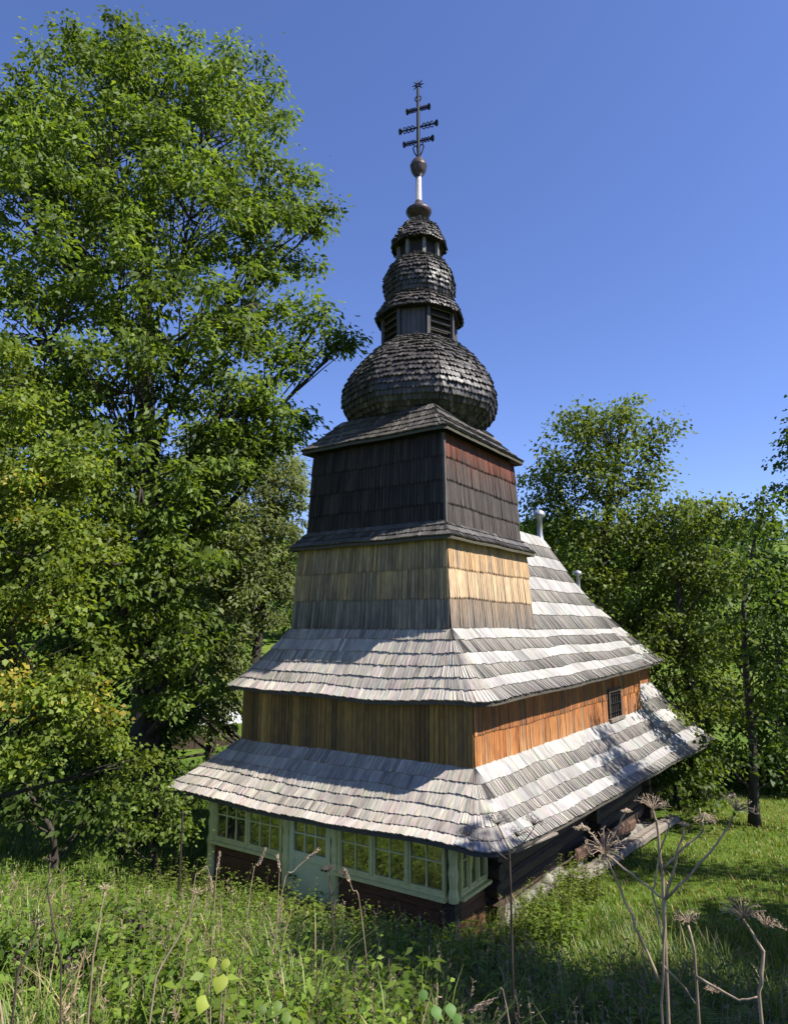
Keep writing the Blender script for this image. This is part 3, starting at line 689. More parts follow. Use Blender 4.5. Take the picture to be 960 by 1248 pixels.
# ---- timbers lying along the south wall
def beam(a, b_, w, h, mat, label, name='timber_beam'):
    (ax, ay), (bx, by) = w2(a[0], a[1]), w2(b_[0], b_[1])
    mb = MB(); p0, p1 = V((ax, ay, a[2]+ZC)), V((bx, by, b_[2]+ZC)); dd = (p1-p0).normalized(); sd = dd.cross(V((0, 0, 1))).normalized(); up = sd.cross(dd); ns = 22; k_ = .05
    prof = [(-w/2+k_, -h/2), (w/2-k_, -h/2), (w/2, -h/2+k_), (w/2, h/2-k_), (w/2-k_, h/2), (0, h/2), (-w/2+k_, h/2), (-w/2, h/2-k_), (-w/2, -h/2+k_)]; N = len(prof); vs_ = []
    for i in range(ns+1):
        c = p0.lerp(p1, i/ns)+up*.03*nz(i*.35, w*9, 1)+sd*.03*nz(i*.35, w*9, 6)
        for j, (p, q) in enumerate(prof): vs_.append(c+sd*(p*(1+.16*nz(i*.5, j*2.1, h*7)))+up*(q*(1+.22*nz(i*.45, j*1.7, h*5+3)-(.16 if j == 5 and 3 < i < 17 else 0)))+dd*(random.uniform(-.05, .05) if i in (0, ns) else 0))
    mb.add(vs_, [(i*N+j, i*N+(j+1) % N, (i+1)*N+(j+1) % N, (i+1)*N+j) for i in range(ns) for j in range(N)]+[tuple(range(N))[::-1], tuple(range(ns*N, ns*N+N))])
    o = mb.build(name, M[mat]); tag(o, label, 'timber'); return o
beam((2.3, -2.88, -4.46), (9.3, -3.06, -4.86), .28, .20, 'beam', 'thick grey hewn timber lying beside the log wall')
beam((3.1, -2.72, -4.25), (6.9, -2.74, -4.50), .08, .24, 'redbeam', 'red brown plank leaning on edge against the log wall')

# ------------------------------------------------------------------ vegetation helpers
def leaf_mesh(name, C, A, N, L, W, cols, mat, parent=None, kind=None, fold=.25, loc=None):
    """C centres, A leaf axis, N normal; one folded quad a leaf"""
    A = A/np.linalg.norm(A, axis=1, keepdims=True); B = np.cross(N, A); B /= np.linalg.norm(B, axis=1, keepdims=True)+1e-9; N = np.cross(A, B)
    L = L[:, None]; W = W[:, None]
    v = np.stack([C-A*L*.5, C+B*W*.5+N*W*fold-A*L*.05, C+A*L*.5-N*L*.12, C-B*W*.5+N*W*fold-A*L*.05], 1).reshape(-1, 3)
    n_ = len(C); me = bpy.data.meshes.new(name)
    me.vertices.add(4*n_); me.vertices.foreach_set('co', v.astype(np.float32).ravel())
    me.loops.add(4*n_); me.loops.foreach_set('vertex_index', np.arange(4*n_, dtype=np.int32))
    me.polygons.add(n_); me.polygons.foreach_set('loop_start', np.arange(0, 4*n_, 4, dtype=np.int32)); 
    at_ = me.attributes.new('col', 'FLOAT_COLOR', 'POINT'); at_.data.foreach_set('color', np.repeat(np.c_[cols, np.ones(n_)], 4, 0).astype(np.float32).ravel())
    me.update(); me.validate(); me.materials.append(mat)
    o = bpy.data.objects.new(name, me); col.objects.link(o); o.parent = parent
    if kind: o['kind'] = kind
    return o
def unit(n_): d = rng.normal(size=(n_, 3)); return d/np.linalg.norm(d, axis=1, keepdims=True)
def at(px, py, d):
    """point on the sight line through a photograph pixel at d metres along the ground"""
    x, y = (px-480)/830, (624-py)/830
    r = V((x, math.cos(PITCH)-y*math.sin(PITCH), math.sin(PITCH)+y*math.cos(PITCH))); r *= d/math.hypot(r.x, r.y)
    return V((r.x, r.y, r.z+ZC))
def tree(name, label, base, lobes, tr, leaf, dens, cols, cat='tree', group=None, lean=(0, 0), top=None, clump=(.42, .85), limb=.35, spread=.5):
    """lobes: list of (world centre, radius); limbs run from the trunk into the lobes, twigs to each leaf clump"""
    bx, by = base; bz = ground(bx, by)-.1
    t = thing(name, label, cat, (bx, by, bz), 0, group); O = V((bx, by, bz))
    lob = [(V(c)-O, r) for c, r in lobes]; top = max(c.z+.2*r for c, r in lob) if top is None else top
    topc = max(lob, key=lambda q: q[0].z)[0]
    def tp(s_): return V((lean[0]*s_+(topc.x*s_**2)*.7+.25*nz(s_*3, bx, by), lean[1]*s_+topc.y*.7*s_**2+.25*nz(s_*3, by, bx+7), top*s_*.97))
    tk = MB(); ss = np.linspace(0, 1, 14)
    tk.tube([tp(s_) for s_ in ss], [tr*(1.35 if s_ == 0 else 1)*(1-.9*s_)+.015 for s_ in ss], 9)
    br = MB(); CC = []; CR = []
    for c, r in lob:
        hd = math.hypot(c.x-tp(min(1, c.z/top)).x, c.y-tp(min(1, c.z/top)).y)
        zs = clampf((c.z-.75*hd-.4*r)/top, .12, .9); p0 = tp(zs); p1 = V((p0.x*.4+c.x*.6, p0.y*.4+c.y*.6, p0.z*.55+c.z*.45)); p2 = c
        rr = max(.02, tr*limb*(1-.8*zs)); pts = [p0.lerp(p1, k/6).lerp(p1.lerp(p2, k/6), k/6)+V((nz(k*.7, c.x), nz(k*.7, c.y, 3), nz(k*.7, c.z, 5)))*.12*min(k, 6)/6*r for k in range(7)]
        br.tube(pts, [rr*(1-.75*k/6) for k in range(7)], 6)
        n_ = max(5, int(dens*r*r)); d = unit(n_); rad = r*(.45+.6*rng.random(n_)**.6)
        d[:, 2] *= .85
        for i in range(n_):
            q = c+V(d[i])*rad[i]; CC.append(q); CR.append(random.uniform(*clump)*spread*1.2)
            st = pts[random.choice((3, 4, 5, 6))]; mid = st.lerp(q, .55)+V((0, 0, .08*r))
            br.tube([st, mid, q], [rr*.28+.004, rr*.16+.004, .004], 4)
    tk.build('trunk', M['bark'], t, smooth=True); br.build('branches', M['bark'], t, smooth=True)
    CC = np.array([tuple(q) for q in CC]); CR = np.array(CR); n_ = len(CC); per = leaf[2]
    ci = np.repeat(np.arange(n_), per); N_ = len(ci)
    off = rng.normal(size=(N_, 3))*np.array([.55, .55, .30]); 
    cdir = CC[ci]-np.array([0, 0, 0]); P = CC[ci]+off*CR[ci][:, None]
    hz = off.copy(); hz[:, 2] = -.25-.5*rng.random(N_); hz += rng.normal(size=(N_, 3))*.35       # leaves point outwards and droop
    Nn = rng.normal(size=(N_, 3))*.55+np.array([.18, -.12, .85])
    S = leaf[0]*(.5+.95*rng.random(N_)**1.2)
    base_c = np.array(cols[0])+(np.array(cols[1])-np.array(cols[0]))*rng.random((N_, 1))
    tone = (.66+.62*rng.random(n_))[ci][:, None]
    if len(cols) > 2:
        msk = (rng.random(n_) < cols[3])[ci][:, None]*(rng.random((N_, 1)) < .6); base_c = np.where(msk, np.array(cols[2])*(.7+.6*rng.random((N_, 1))), base_c)
    leaf_mesh('crown', P, hz, Nn, S, S*leaf[1], base_c*tone, M['leaf'], t)
    return t
A0 = at
def lobes_px(lst):
    """(px, py, distance, radius in px) -> world lobes"""
    out = []
    for px, py, d, r in lst:
        p = at(px, py, d); out.append((p, .92*r*math.hypot(d, p.z-ZC)/842)); 
    return out
LG = ((.072, .122, .018), (.150, .198, .036))
LD = ((.046, .086, .015), (.098, .142, .027))
LY = ((.090, .142, .018), (.19, .23, .036), (.30, .25, .045), .05)
LS = ((.10, .13, .05), (.175, .20, .08))
# tall ash left of the church
tree('ash_tree', 'tall green ash with a thick trunk, its crown overtopping the tower skirt', (at(172, 1000, 16.2).x, at(172, 1000, 16.2).y),
     lobes_px([(300, 545, 14.8, 42), (342, 548, 15.3, 26), (262, 568, 14.4, 46), (318, 500, 14.6, 40), (225, 770, 14.2, 42), (180, 800, 14.6, 32), (245, 830, 14.8, 30), (150, 760, 14.4, 38), (205, 860, 14.8, 24), (175, 590, 13.6, 60), (215, 680, 14, 55), (140, 690, 13.4, 50), (250, 620, 15, 50), (110, 560, 13.8, 60), (190, 740, 14.2, 36), (80, 640, 14.5, 60), (125, 110, 17, 68), (195, 110, 16.5, 70), (60, 175, 17, 70), (265, 150, 16, 70), (140, 200, 15.5, 90), (320, 235, 16, 62), (345, 300, 15.5, 52), (235, 270, 14.8, 85), (50, 260, 15.5, 95), (130, 330, 14.5, 85),
               (310, 370, 15, 65), (385, 405, 15, 30), (345, 450, 15, 45), (230, 400, 14, 80), (60, 410, 14.5, 85), (150, 480, 14, 80), (270, 500, 14.5, 70), (415, 418, 15, 16), (350, 520, 15.5, 32),
               (5, 165, 17.5, 50), (295, 100, 17, 38), (130, 45, 17, 30), (330, 130, 16.8, 22), (390, 270, 15.6, 22)]), .34, (.15, .46, 92), 19, LG, clump=(.42, .8), spread=.55)
tree('maple_tree', 'broad maple with yellowing leaves on the grassy bank', (-8.6, 11.8),
     lobes_px([(20, 560, 13, 80), (70, 590, 12.5, 60), (-40, 640, 13, 90), (40, 680, 12, 75), (100, 660, 12.6, 45), (20, 780, 12, 80), (90, 840, 11.8, 60), (10, 880, 12, 75), (110, 890, 12.2, 42), (150, 930, 12.4, 35), (-30, 470, 13.5, 80)]), .18, (.085, .8, 125), 25, LY, clump=(.36, .62), spread=.55)
tree('wych_elm', 'leafy wych elm filling the gap between the ash trunk and the church', (at(255, 985, 23).x, at(255, 985, 23).y),
     lobes_px([(240, 700, 23, 45), (285, 760, 23, 40), (230, 800, 23, 45), (275, 830, 23.5, 32), (200, 740, 23, 45), (300, 690, 23.5, 40), (250, 880, 23, 26), (210, 870, 23, 32), (190, 930, 22, 28), (320, 640, 24, 40)]), .16, (.16, .6, 60), 13, LG, clump=(.6, 1.0), spread=.55)
tree('silver_willow', 'greyish green willow between the ash and the church tower', (at(300, 990, 21).x, at(300, 990, 21).y),
     lobes_px([(245, 790, 19.5, 45), (285, 850, 20.5, 30), (225, 850, 19, 35), (265, 875, 20.5, 24), (200, 800, 19.5, 45), (255, 640, 19.5, 55), (215, 600, 20, 60), (345, 600, 20.5, 36), (355, 720, 21, 26), (330, 600, 20.5, 45), (300, 650, 20, 55), (345, 680, 20.5, 38), (270, 560, 20.5, 55), (310, 730, 20, 48), (255, 700, 20, 55), (340, 560, 21, 32), (270, 790, 20, 42), (345, 640, 21, 30)]), .2, (.14, .42, 84), 27, LS, clump=(.42, .8), spread=.55)
tree('hornbeam_tree', 'dark leaved hornbeam in the shade behind the ash trunk', (at(110, 985, 19.5).x, at(110, 985, 19.5).y),
     lobes_px([(200, 590, 18, 70), (120, 600, 19, 75), (60, 720, 18.5, 75), (160, 700, 18, 65), (215, 770, 18, 60), (130, 810, 17.5, 60), (240, 850, 17.5, 42), (190, 880, 17, 38), (60, 860, 18, 60), (120, 910, 17, 42), (40, 560, 19.5, 90), (10, 960, 17, 45)]), .26, (.15, .55, 66), 18, LD, clump=(.45, .85), spread=.55)
tree('hazel_bush', 'low leafy hazel bush left of the porch corner', (at(195, 1030, 13.2).x, at(195, 1030, 13.2).y),
     lobes_px([(200, 985, 13.2, 26), (215, 1012, 13, 18), (170, 1000, 13, 24), (178, 958, 13.3, 20), (140, 1010, 12.6, 26)]), .05, (.085, .7, 60), 38, LG, cat='bush', clump=(.3, .5), spread=.6)
# second stand of trees far left
tree('beech_tree', 'tall beech with a pale trunk at the edge of the left wood', (-15.5, 19), [((-15, 19, z), r) for z, r in ((6, 3), (9, 3.2), (11.5, 2.6), (13.5, 1.6))]+[((-12, 18, 7), 2.6), ((-12, 19, 11), 2.6), ((-18, 17, 9), 3)], .3, (.24, .55, 46), 8, LG, clump=(.8, 1.3), spread=.6)
# right of the church
tree('lime_tree', 'large round lime tree behind the nave roof', (at(735, 930, 27).x, at(735, 930, 27).y),
     lobes_px([(740, 530, 27, 45), (700, 560, 27, 42), (760, 590, 26.5, 50), (690, 630, 27, 48), (670, 590, 27.5, 30), (740, 670, 26, 55), (790, 560, 27.5, 22), (802, 525, 27.5, 16), (770, 505, 27.5, 20), (800, 660, 26.5, 48), (720, 740, 26, 55), (790, 750, 26, 55), (750, 820, 25.5, 45), (665, 660, 28, 35), (700, 520, 27.5, 22), (830, 720, 26.5, 40)]), .36, (.17, .6, 72), 15, ((.072, .112, .016), (.15, .182, .032)), clump=(.8, 1.3), spread=.55)
tree('elm_tree', 'olive green elm standing beside the lime tree', (at(850, 960, 24).x, at(850, 960, 24).y),
     lobes_px([(820, 620, 26, 30), (850, 640, 25, 36), (880, 630, 25.5, 24), (835, 690, 24.5, 42), (870, 700, 24.5, 38), (815, 780, 24, 48), (860, 790, 24, 42), (830, 860, 23.5, 45), (880, 850, 24, 32), (800, 880, 23.5, 35), (840, 930, 23, 38), (895, 640, 26, 13)]), .2, (.155, .6, 70), 17, ((.070, .110, .016), (.142, .176, .032)), clump=(.7, 1.1), spread=.55)
tree('young_linden', 'slim dark linden with bare lower trunk on the lawn edge', (at(915, 985, 20.5).x, at(915, 985, 20.5).y),
     lobes_px([(925, 690, 20, 34), (905, 740, 20, 32), (950, 720, 20, 40), (945, 660, 20.5, 26), (890, 790, 20, 28), (955, 800, 20, 34), (900, 860, 20, 30), (950, 880, 20.5, 30), (875, 920, 20, 26), (985, 760, 20, 45), (960, 940, 20.5, 26), (930, 620, 21, 16), (930, 780, 19.5, 30), (940, 840, 20, 26)]), .12, (.15, .65, 40), 13, LD, clump=(.5, .9), spread=.6)
tree('alder_tree', 'tall alder at the lawn edge beyond the slim linden', (16.2, 22.5),
     [((14.6, 23, 11), 1.3), ((15.5, 22, 9.2), 1.7), ((14.1, 24, 9.3), .8), ((16.5, 23, 12), 2), ((17.5, 22, 9.5), 2.2), ((15.6, 22.5, 6.4), 1.4), ((17, 23, 14), 1.6), ((18, 22, 6.5), 1.8)], .22, (.16, .65, 50), 14, LD, clump=(.5, .9), spread=.6)
tree('birch_tree', 'slim birch whose shadow falls on the south roof', (12.3, 11.4),
     [((10.3, 12.45, 9.6), 1.0), ((10.8, 12.8, 8.6), .75), ((10.0, 12.2, 8.7), .55), ((11.8, 11.7, 8.6), 1.2), ((12.3, 11.3, 10.4), 1.2), ((12.6, 11.2, 6.8), 1.2)], .12, (.12, .7, 60), 18, LD, clump=(.4, .7), spread=.6)
tree('hawthorn_tree', 'low spreading hawthorn between the slim linden and the alder', (at(968, 985, 26).x, at(968, 985, 26).y),
     lobes_px([(940, 800, 27, 40), (900, 780, 28, 34), (960, 720, 27, 45), (950, 880, 26, 40), (905, 860, 28, 34), (985, 830, 26, 50), (930, 940, 26, 30), (890, 930, 27, 30), (870, 720, 29, 30), (860, 850, 28, 40), (840, 780, 29, 40), (815, 900, 27, 36), (920, 700, 28, 34), (960, 940, 26, 26), (900, 970, 26, 22)]), .16, (.17, .6, 66), 17, LD, clump=(.5, .9), spread=.6)
for k, (bx, by, s_) in enumerate(((9.3, 3.3, 1.35), (13.0, 6.6, 1.15), (7.0, -2.6, .9))):
    z = ground(bx, by)
    tree('roadside_maple', ('young maple on the slope shading the lower grass', 'full maple at the lawn corner shading the weeds', 'bushy maple standing uphill of the viewpoint')[k], (bx, by),
         [((bx, by, z+6*s_), 2.2*s_), ((bx-1.3, by+.7, z+5*s_), 1.7*s_), ((bx+1.4, by, z+5*s_), 1.8*s_), ((bx, by-1.2, z+7.4*s_), 1.7*s_), ((bx-.4, by+1.4, z+7.2*s_), 1.6*s_), ((bx, by, z+9*s_), 1.3*s_)], .16, (.19, .75, 60), 14, LD, clump=(.6, 1.0), spread=.6)
# understorey on the right and in the left wood
for nm, lb, b_, lo_ in (('elder_bush', 'dense elder bush behind the far eave', at(830, 985, 22), [(800, 940, 22, 30), (840, 960, 22, 28), (870, 970, 21.5, 22), (820, 900, 22.5, 28), (780, 930, 23, 30)]),
                        ('blackthorn_bush', 'dark blackthorn thicket at the foot of the left wood', at(60, 1010, 15), [(20, 985, 15, 36), (70, 975, 15, 34), (110, 985, 15, 26), (50, 940, 15.5, 38), (0, 930, 15.5, 40), (130, 960, 15.5, 22)]),
                        ('shade_bush', 'bushy undergrowth behind the porch post', at(235, 985, 20), [(240, 960, 20, 24), (215, 950, 20, 24), (260, 940, 20.5, 18), (190, 930, 20, 22)])):
    tree(nm, lb, (b_.x, b_.y), lobes_px(lo_), .06, (.14, .6, 30), 15, LD, cat='bush', clump=(.45, .8), spread=.6)
# distant wood on the hill: one mass of small crowns
PP = []; CCo = []
for k in range(330):
    if k < 250: x = random.uniform(12, 140); y = random.uniform(75, 250)
    else: x = random.uniform(-75, -8); y = random.uniform(48, 110)
    if k < 250 and nz(x*.03, y*.03, 9) < -.05 and y < 205: continue
    s_ = random.uniform(.8, 1.5); n_ = 420; kd = random.random() < .3; z = ground(x, y)
    if kd: h = rng.random(n_); rr = (1-h)*1.7*(.3+.7*rng.random(n_)); a = rng.random(n_)*6.283; P = np.c_[rr*np.cos(a), rr*np.sin(a), .4+h*8]
    else: d = unit(n_)*(rng.random((n_, 1))**.4); P = d*np.array([2.8, 2.8, 3.2])+np.array([0, 0, 3.4]); P += .7*np.sin(P[:, [1, 2, 0]]*2.2+k)
    PP.append(P*s_+np.array([x, y, z])); CCo.append(np.array((.016, .042, .018) if kd else (.045, .085, .018))*(.5+1.0*rng.random((n_, 1)))*random.uniform(.8, 1.3))
PP = np.concatenate(PP); n_ = len(PP); S = .75*(.6+.8*rng.random(n_))
o = leaf_mesh('far_wood', PP, rng.normal(size=(n_, 3))+np.array([0, 0, -.4]), rng.normal(size=(n_, 3))*.6+np.array([.2, -.1, .8]), S, S*.75, np.concatenate(CCo), M['leaf'], kind='stuff')
tag(o, 'far off mixed wood covering the hillside', 'wood')

# ------------------------------------------------------------------ grass, weeds
ca, sa = math.cos(ANG), math.sin(ANG)
def inside_church(x, y, m=0.):
    dx, dy = x-OX, y-OY; lx = dx*ca+dy*sa; ly = -dx*sa+dy*ca
    return (lx > -1.3-m) & (lx < 12.4+m) & (np.abs(ly) < 2.6+m)
def scatter(n_, r0, r1, pw=1.0, az=(-38, 40)):
    a = np.radians(rng.uniform(az[0], az[1], n_)); r = r0+(r1-r0)*rng.random(n_)**pw
    x, y = r*np.sin(a), r*np.cos(a); k = ~inside_church(x, y); return x[k], y[k]
def noisev(x, y, s_): return np.array([nz(float(a)*s_, float(b)*s_, 2.2) for a, b in zip(x, y)])
def blades(name, x, y, h, w, cols, label):
    n_ = len(x); z = gv(x, y)-.02; a = rng.random(n_)*6.283; d = np.c_[np.cos(a), np.sin(a)]
    bend = h*(.15+.55*rng.random(n_)); sx = np.c_[-d[:, 1], d[:, 0]]*w[:, None]*.5
    rows = []
    for t, wf in ((0, 1), (.45, .9), (.8, .55)):
        c = np.c_[x+d[:, 0]*bend*t**2, y+d[:, 1]*bend*t**2, z+h*(t-.22*t**3)]
        s3 = np.c_[sx*wf, np.zeros(n_)]; rows += [c-s3, c+s3]
    c = np.c_[x+d[:, 0]*bend, y+d[:, 1]*bend, z+h*.78]; rows.append(c)
    v = np.stack(rows, 1).reshape(-1, 3); b7 = np.arange(n_)*7
    q = np.concatenate([np.stack([b7, b7+1, b7+3, b7+2], 1), np.stack([b7+2, b7+3, b7+5, b7+4], 1)]); tr_ = np.stack([b7+4, b7+5, b7+6], 1)
    me = bpy.data.meshes.new(name); me.vertices.add(len(v)); me.vertices.foreach_set('co', v.astype(np.float32).ravel())
    li = np.concatenate([q.ravel(), tr_.ravel()]).astype(np.int32); me.loops.add(len(li)); me.loops.foreach_set('vertex_index', li)
    ls = np.concatenate([np.arange(len(q))*4, len(q)*4+np.arange(len(tr_))*3]).astype(np.int32)
    me.polygons.add(len(ls)); me.polygons.foreach_set('loop_start', ls)
    at_ = me.attributes.new('col', 'FLOAT_COLOR', 'POINT'); at_.data.foreach_set('color', np.repeat(np.c_[cols, np.ones(n_)], 7, 0).astype(np.float32).ravel())
    me.update(); me.validate(); me.materials.append(M['grass'])
    o = bpy.data.objects.new(name, me); col.objects.link(o); o['kind'] = 'stuff'; tag(o, label, 'grass'); return o
def gcol(n_, dry=.12):
    c = np.array((.05, .11, .014))+(np.array((.19, .26, .04))-np.array((.05, .11, .014)))*rng.random((n_, 1))
    m_ = rng.random((n_, 1)) < dry; return np.where(m_, np.array((.33, .26, .13))*(.6+.7*rng.random((n_, 1))), c)
x, y = scatter(80000, 2.2, 12.5, .75)
tx_, ty_ = scatter(900, 2.6, 12, .8); ti = rng.integers(0, len(tx_), 34000); tr2 = .02+.10*rng.random(34000)   # tufts
x = np.r_[x, tx_[ti]+rng.normal(size=34000)*.05]; y = np.r_[y, ty_[ti]+rng.normal(size=34000)*.05]; k_ = ~inside_church(x, y); x, y = x[k_], y[k_]
h = (.2+.42*rng.random(len(x))**1.5)*(1+.7*noisev(x, y, .7)); dist = np.hypot(x, y)
h *= np.clip(1.25-.055*dist, .5, 1.1); h = np.where(dist < 3.6, h*.75, h); h[-30000:] *= 1.45
blades('meadow_grass', x, y, h, .007+.008*rng.random(len(x)), gcol(len(x), .15), 'tall uncut grass mixed with dry blades on the bank')
x, y = scatter(60000, 9, 30, .8, (2, 42))
blades('lawn_grass', x, y, .06+.10*rng.random(len(x)), .010+.012*rng.random(len(x)), gcol(len(x), .14)*np.array([1.2, 1.0, .9]), 'short mown grass beside the south wall')
x, y = scatter(26000, 9, 24, .8, (-40, -8))
blades('wood_grass', x, y, .12+.2*rng.random(len(x)), .010+.012*rng.random(len(x)), gcol(len(x), .06)*.9, 'loose grass under the left trees')
def weeds(name, label, x, y, hts, leafL, leafR, nl, cols, cat='weeds'):
    Cs, As, Ns, Ls, cs = [], [], [], [], []; st = MB()
    z = gv(x, y)
    for i in range(len(x)):
        h = hts[i]; lx_, ly_ = rng.normal(size=2)*.18*h
        if i % 2 == 0: st.tube([(x[i], y[i], z[i]-.03), (x[i]+lx_*.4, y[i]+ly_*.4, z[i]+h*.5), (x[i]+lx_, y[i]+ly_, z[i]+h)], [.005, .004, .002], 3)
        k = nl; t = .2+.8*np.sort(rng.random(k)); a = np.arange(k)*2.4+rng.random()*6; s_ = leafL*(.6+.7*rng.random(k))*(1.15-.5*t)
        d = np.c_[np.cos(a), np.sin(a), .15-.6*rng.random(k)]
        Cs.append(np.c_[x[i]+lx_*t**2, y[i]+ly_*t**2, z[i]+h*t]+d*s_[:, None]*.6); As.append(d); Ns.append(rng.normal(size=(k, 3))*.3+np.array([0, 0, 1])); Ls.append(s_)
        cs.append((np.array(cols[0])+(np.array(cols[1])-np.array(cols[0]))*rng.random((k, 1)))*(.7+.6*rng.random()))
    Ls = np.concatenate(Ls); o = leaf_mesh(name, np.concatenate(Cs), np.concatenate(As), np.concatenate(Ns), Ls, Ls*leafR, np.concatenate(cs), M['leaf'], kind='stuff'); tag(o, label, cat)
    s2 = st.build('weed_stems', M['drydark'], kind='stuff'); tag(s2, 'thin stems under the '+label, cat)
    return o
def patch(x, y, f, thr, k=4.4): return noisev(x+k*7.1, y-k*3.3, f) > thr
x, y = scatter(5200, 3.6, 13, .85, (-40, 2)); m_ = patch(x, y, .55, -.12); x, y = x[m_], y[m_]; d_ = np.hypot(x, y)
h = (.22+.5*rng.random(len(x)))*np.clip(1.3-.05*d_, .6, 1.1)*(1+.8*noisev(x, y, .8))
weeds('bank_weeds', 'bright leafy weeds covering the sunny left bank', x, y, h, .075, .5, 14, ((.07, .14, .016), (.19, .27, .042)))
x, y = scatter(2600, 3.0, 12, .85, (-40, 20)); m_ = patch(x, y, .7, .0, 9.); x, y = x[m_], y[m_]
weeds('nettle_weeds', 'tall pointed leaved nettles in clumps on the bank', x, y, (.45+.45*rng.random(len(x)))*np.clip(1.3-.06*np.hypot(x, y), .55, 1), .115, .5, 15, ((.085, .145, .018), (.175, .24, .036)))
x, y = scatter(1500, 3.0, 9, .85, (-38, 38)); m_ = patch(x, y, .9, .05, 15.); x, y = x[m_], y[m_]
weeds('burdock_weeds', 'low weeds with big rounded leaves between the grass', x, y, .15+.3*rng.random(len(x)), .17, .75, 6, ((.10, .165, .02), (.21, .27, .045)))
x, y = scatter(2600, 3.2, 9.5, .8, (-10, 40)); m_ = patch(x, y, .6, -.2, 2.); x, y = x[m_], y[m_]; h = .22+.5*rng.random(len(x))**1.4
weeds('shade_weeds', 'broad leaved weeds in the shaded hollow on the right', x, y, h, .105, .36, 12, ((.07, .125, .024), (.15, .21, .05)))
x, y = scatter(1700, 2.8, 8, .8, (-36, 20)); m_ = patch(x, y, .8, -.05, 6.); x, y = x[m_], y[m_]; h = .2+.45*rng.random(len(x))
weeds('mint_weeds', 'small leaved weeds among the front grass', x, y, h, .045, .42, 20, ((.085, .13, .03), (.19, .22, .06)))
for k, (px, py, d, r_, lb) in enumerate(((50, 1120, 6.0, .42, 'bushy bramble on the left bank below the maple'), (150, 1090, 7.4, .42, 'leafy bramble clump beside the metal post'), (185, 1190, 4.6, .30, 'low bramble among the dry stalks'), (330, 1150, 6.0, .30, 'small bramble in front of the door'),
        (520, 1190, 5.4, .34, 'shaded bramble below the near roof corner'), (655, 1150, 6.6, .36, 'bramble half in sun under the near eave'), (700, 1225, 4.6, .34, 'dark bramble left of the tall hogweed'), (880, 1215, 5.0, .40, 'broad dark bramble behind the leaning umbel'), (560, 1130, 7.6, .36, 'bramble against the porch corner log'))):
    p = A0(px, py, d); x0, y0 = p.x, p.y; z0 = ground(x0, y0)
    tree('bramble_bush', lb, (x0, y0), [((x0+random.uniform(-.7, .7)*r_, y0+random.uniform(-.5, .5)*r_, z0+r_*random.uniform(.5, 1.25)), r_*random.uniform(.5, .8)) for _ in range(6)], .012, (.06, .62, 20), 130, ((.06, .115, .018), (.14, .205, .036)), cat='bush', clump=(.10, .2), spread=.6, limb=.6)
# thin dry stems standing through the grass
x, y = scatter(1500, 3.0, 9.5, .8, (-38, 36)); st = MB(); z = gv(x, y)
for i in range(len(x)):
    h = random.uniform(.3, .85); a = random.random()*6.28; l_ = random.uniform(.02, .3)*h; c = V((x[i], y[i], z[i]-.02)); e = c+V((math.cos(a)*l_, math.sin(a)*l_, h)); m_ = c.lerp(e, .55)-V((math.cos(a), math.sin(a), 0))*l_*.2
    st.tube([c, m_, e], [.0022, .0017, .001], 3)
    for k in range(random.choice((0, 3, 6, 9))): q = m_.lerp(e, .5+.5*random.random()); st.tube([q, q+V(unit(1)[0])*.03+V((0, 0, .02))], [.0015, .004], 3)
o = st.build('dry_stems', M['dry'], kind='stuff'); tag(o, 'thin straw coloured dead stems standing through the grass', 'dry stems')
# tall weeds crowding the porch corner
px_, py_ = [], []
for k in range(620):
    lx_ = random.uniform(-2.9, -1.45); ly_ = random.uniform(-3.4, 3.0)
    if random.random() < .45: lx_ = random.uniform(-1.6, 2.6); ly_ = random.uniform(-3.5, -2.8)
    q = w2(lx_, ly_); px_.append(q[0]); py_.append(q[1])
weeds('porch_weeds', 'tall weeds crowding the foot of the porch', np.array(px_), np.array(py_), .25+.5*rng.random(len(px_)), .08, .45, 16, ((.075, .115, .018), (.16, .20, .036)))

# ------------------------------------------------------------------ single dry plants
def umbel_plant(label, stems, heads, mat='dry', rays=24, group=None):
    """stems: list of (points, r0, r1); heads: (point, direction, ray length)"""
    p0 = stems[0][0][0]; gz = ground(p0.x, p0.y); base = V((p0.x, p0.y, gz))
    t = thing('dry_umbel', label, 'dry plant', base, 0, group)
    for i, (pts, r0, r1) in enumerate(stems):
        pts = [V(p)-base for p in pts]
        if i == 0: pts = [V((0, 0, -.03))]+pts[0:] if (pts[0].length > .06) else [V((0, 0, -.03))]+pts[1:]
        q = []
        for a, b_ in zip(pts, pts[1:]):
            for k in range(4): q.append(a.lerp(b_, k/4)+V((nz(a.x*9+k, b_.y), nz(a.y*9+k, b_.z, 2), 0))*.008)
        q.append(pts[-1]); mb = MB(); mb.tube(q, [r0+(r1-r0)*k/(len(q)-1) for k in range(len(q))], 6); mb.build('stem', M[mat], t, smooth=True)
    for c, d, L in heads:
        c = V(c)-base; d = V(d).normalized(); mb = MB(); L = L*.72
        for k in range(rays):
            a = 2.4*k; s_ = .25+.75*math.sqrt((k+.5)/rays); e1_ = d.cross(V((.3, .5, .81))).normalized(); e2_ = d.cross(e1_)
            out = (e1_*math.cos(a)+e2_*math.sin(a))*s_; e = c+(out*.85+d*(.75-.45*s_))*L*random.uniform(.8, 1.1)
            mid = c.lerp(e, .55)+d*L*.12; mb.tube([c, mid, e], [.0014, .0011, .0009], 4)
            for j in range(4):
                f_ = e+V(unit(1)[0])*L*.13+d*L*.05; mb.tube([e, f_], [.0006, .0012], 3)
        mb.build('umbel', M[mat], t)
    return t
def A(px, py, d): return at(px, py, d)
D = 2.5
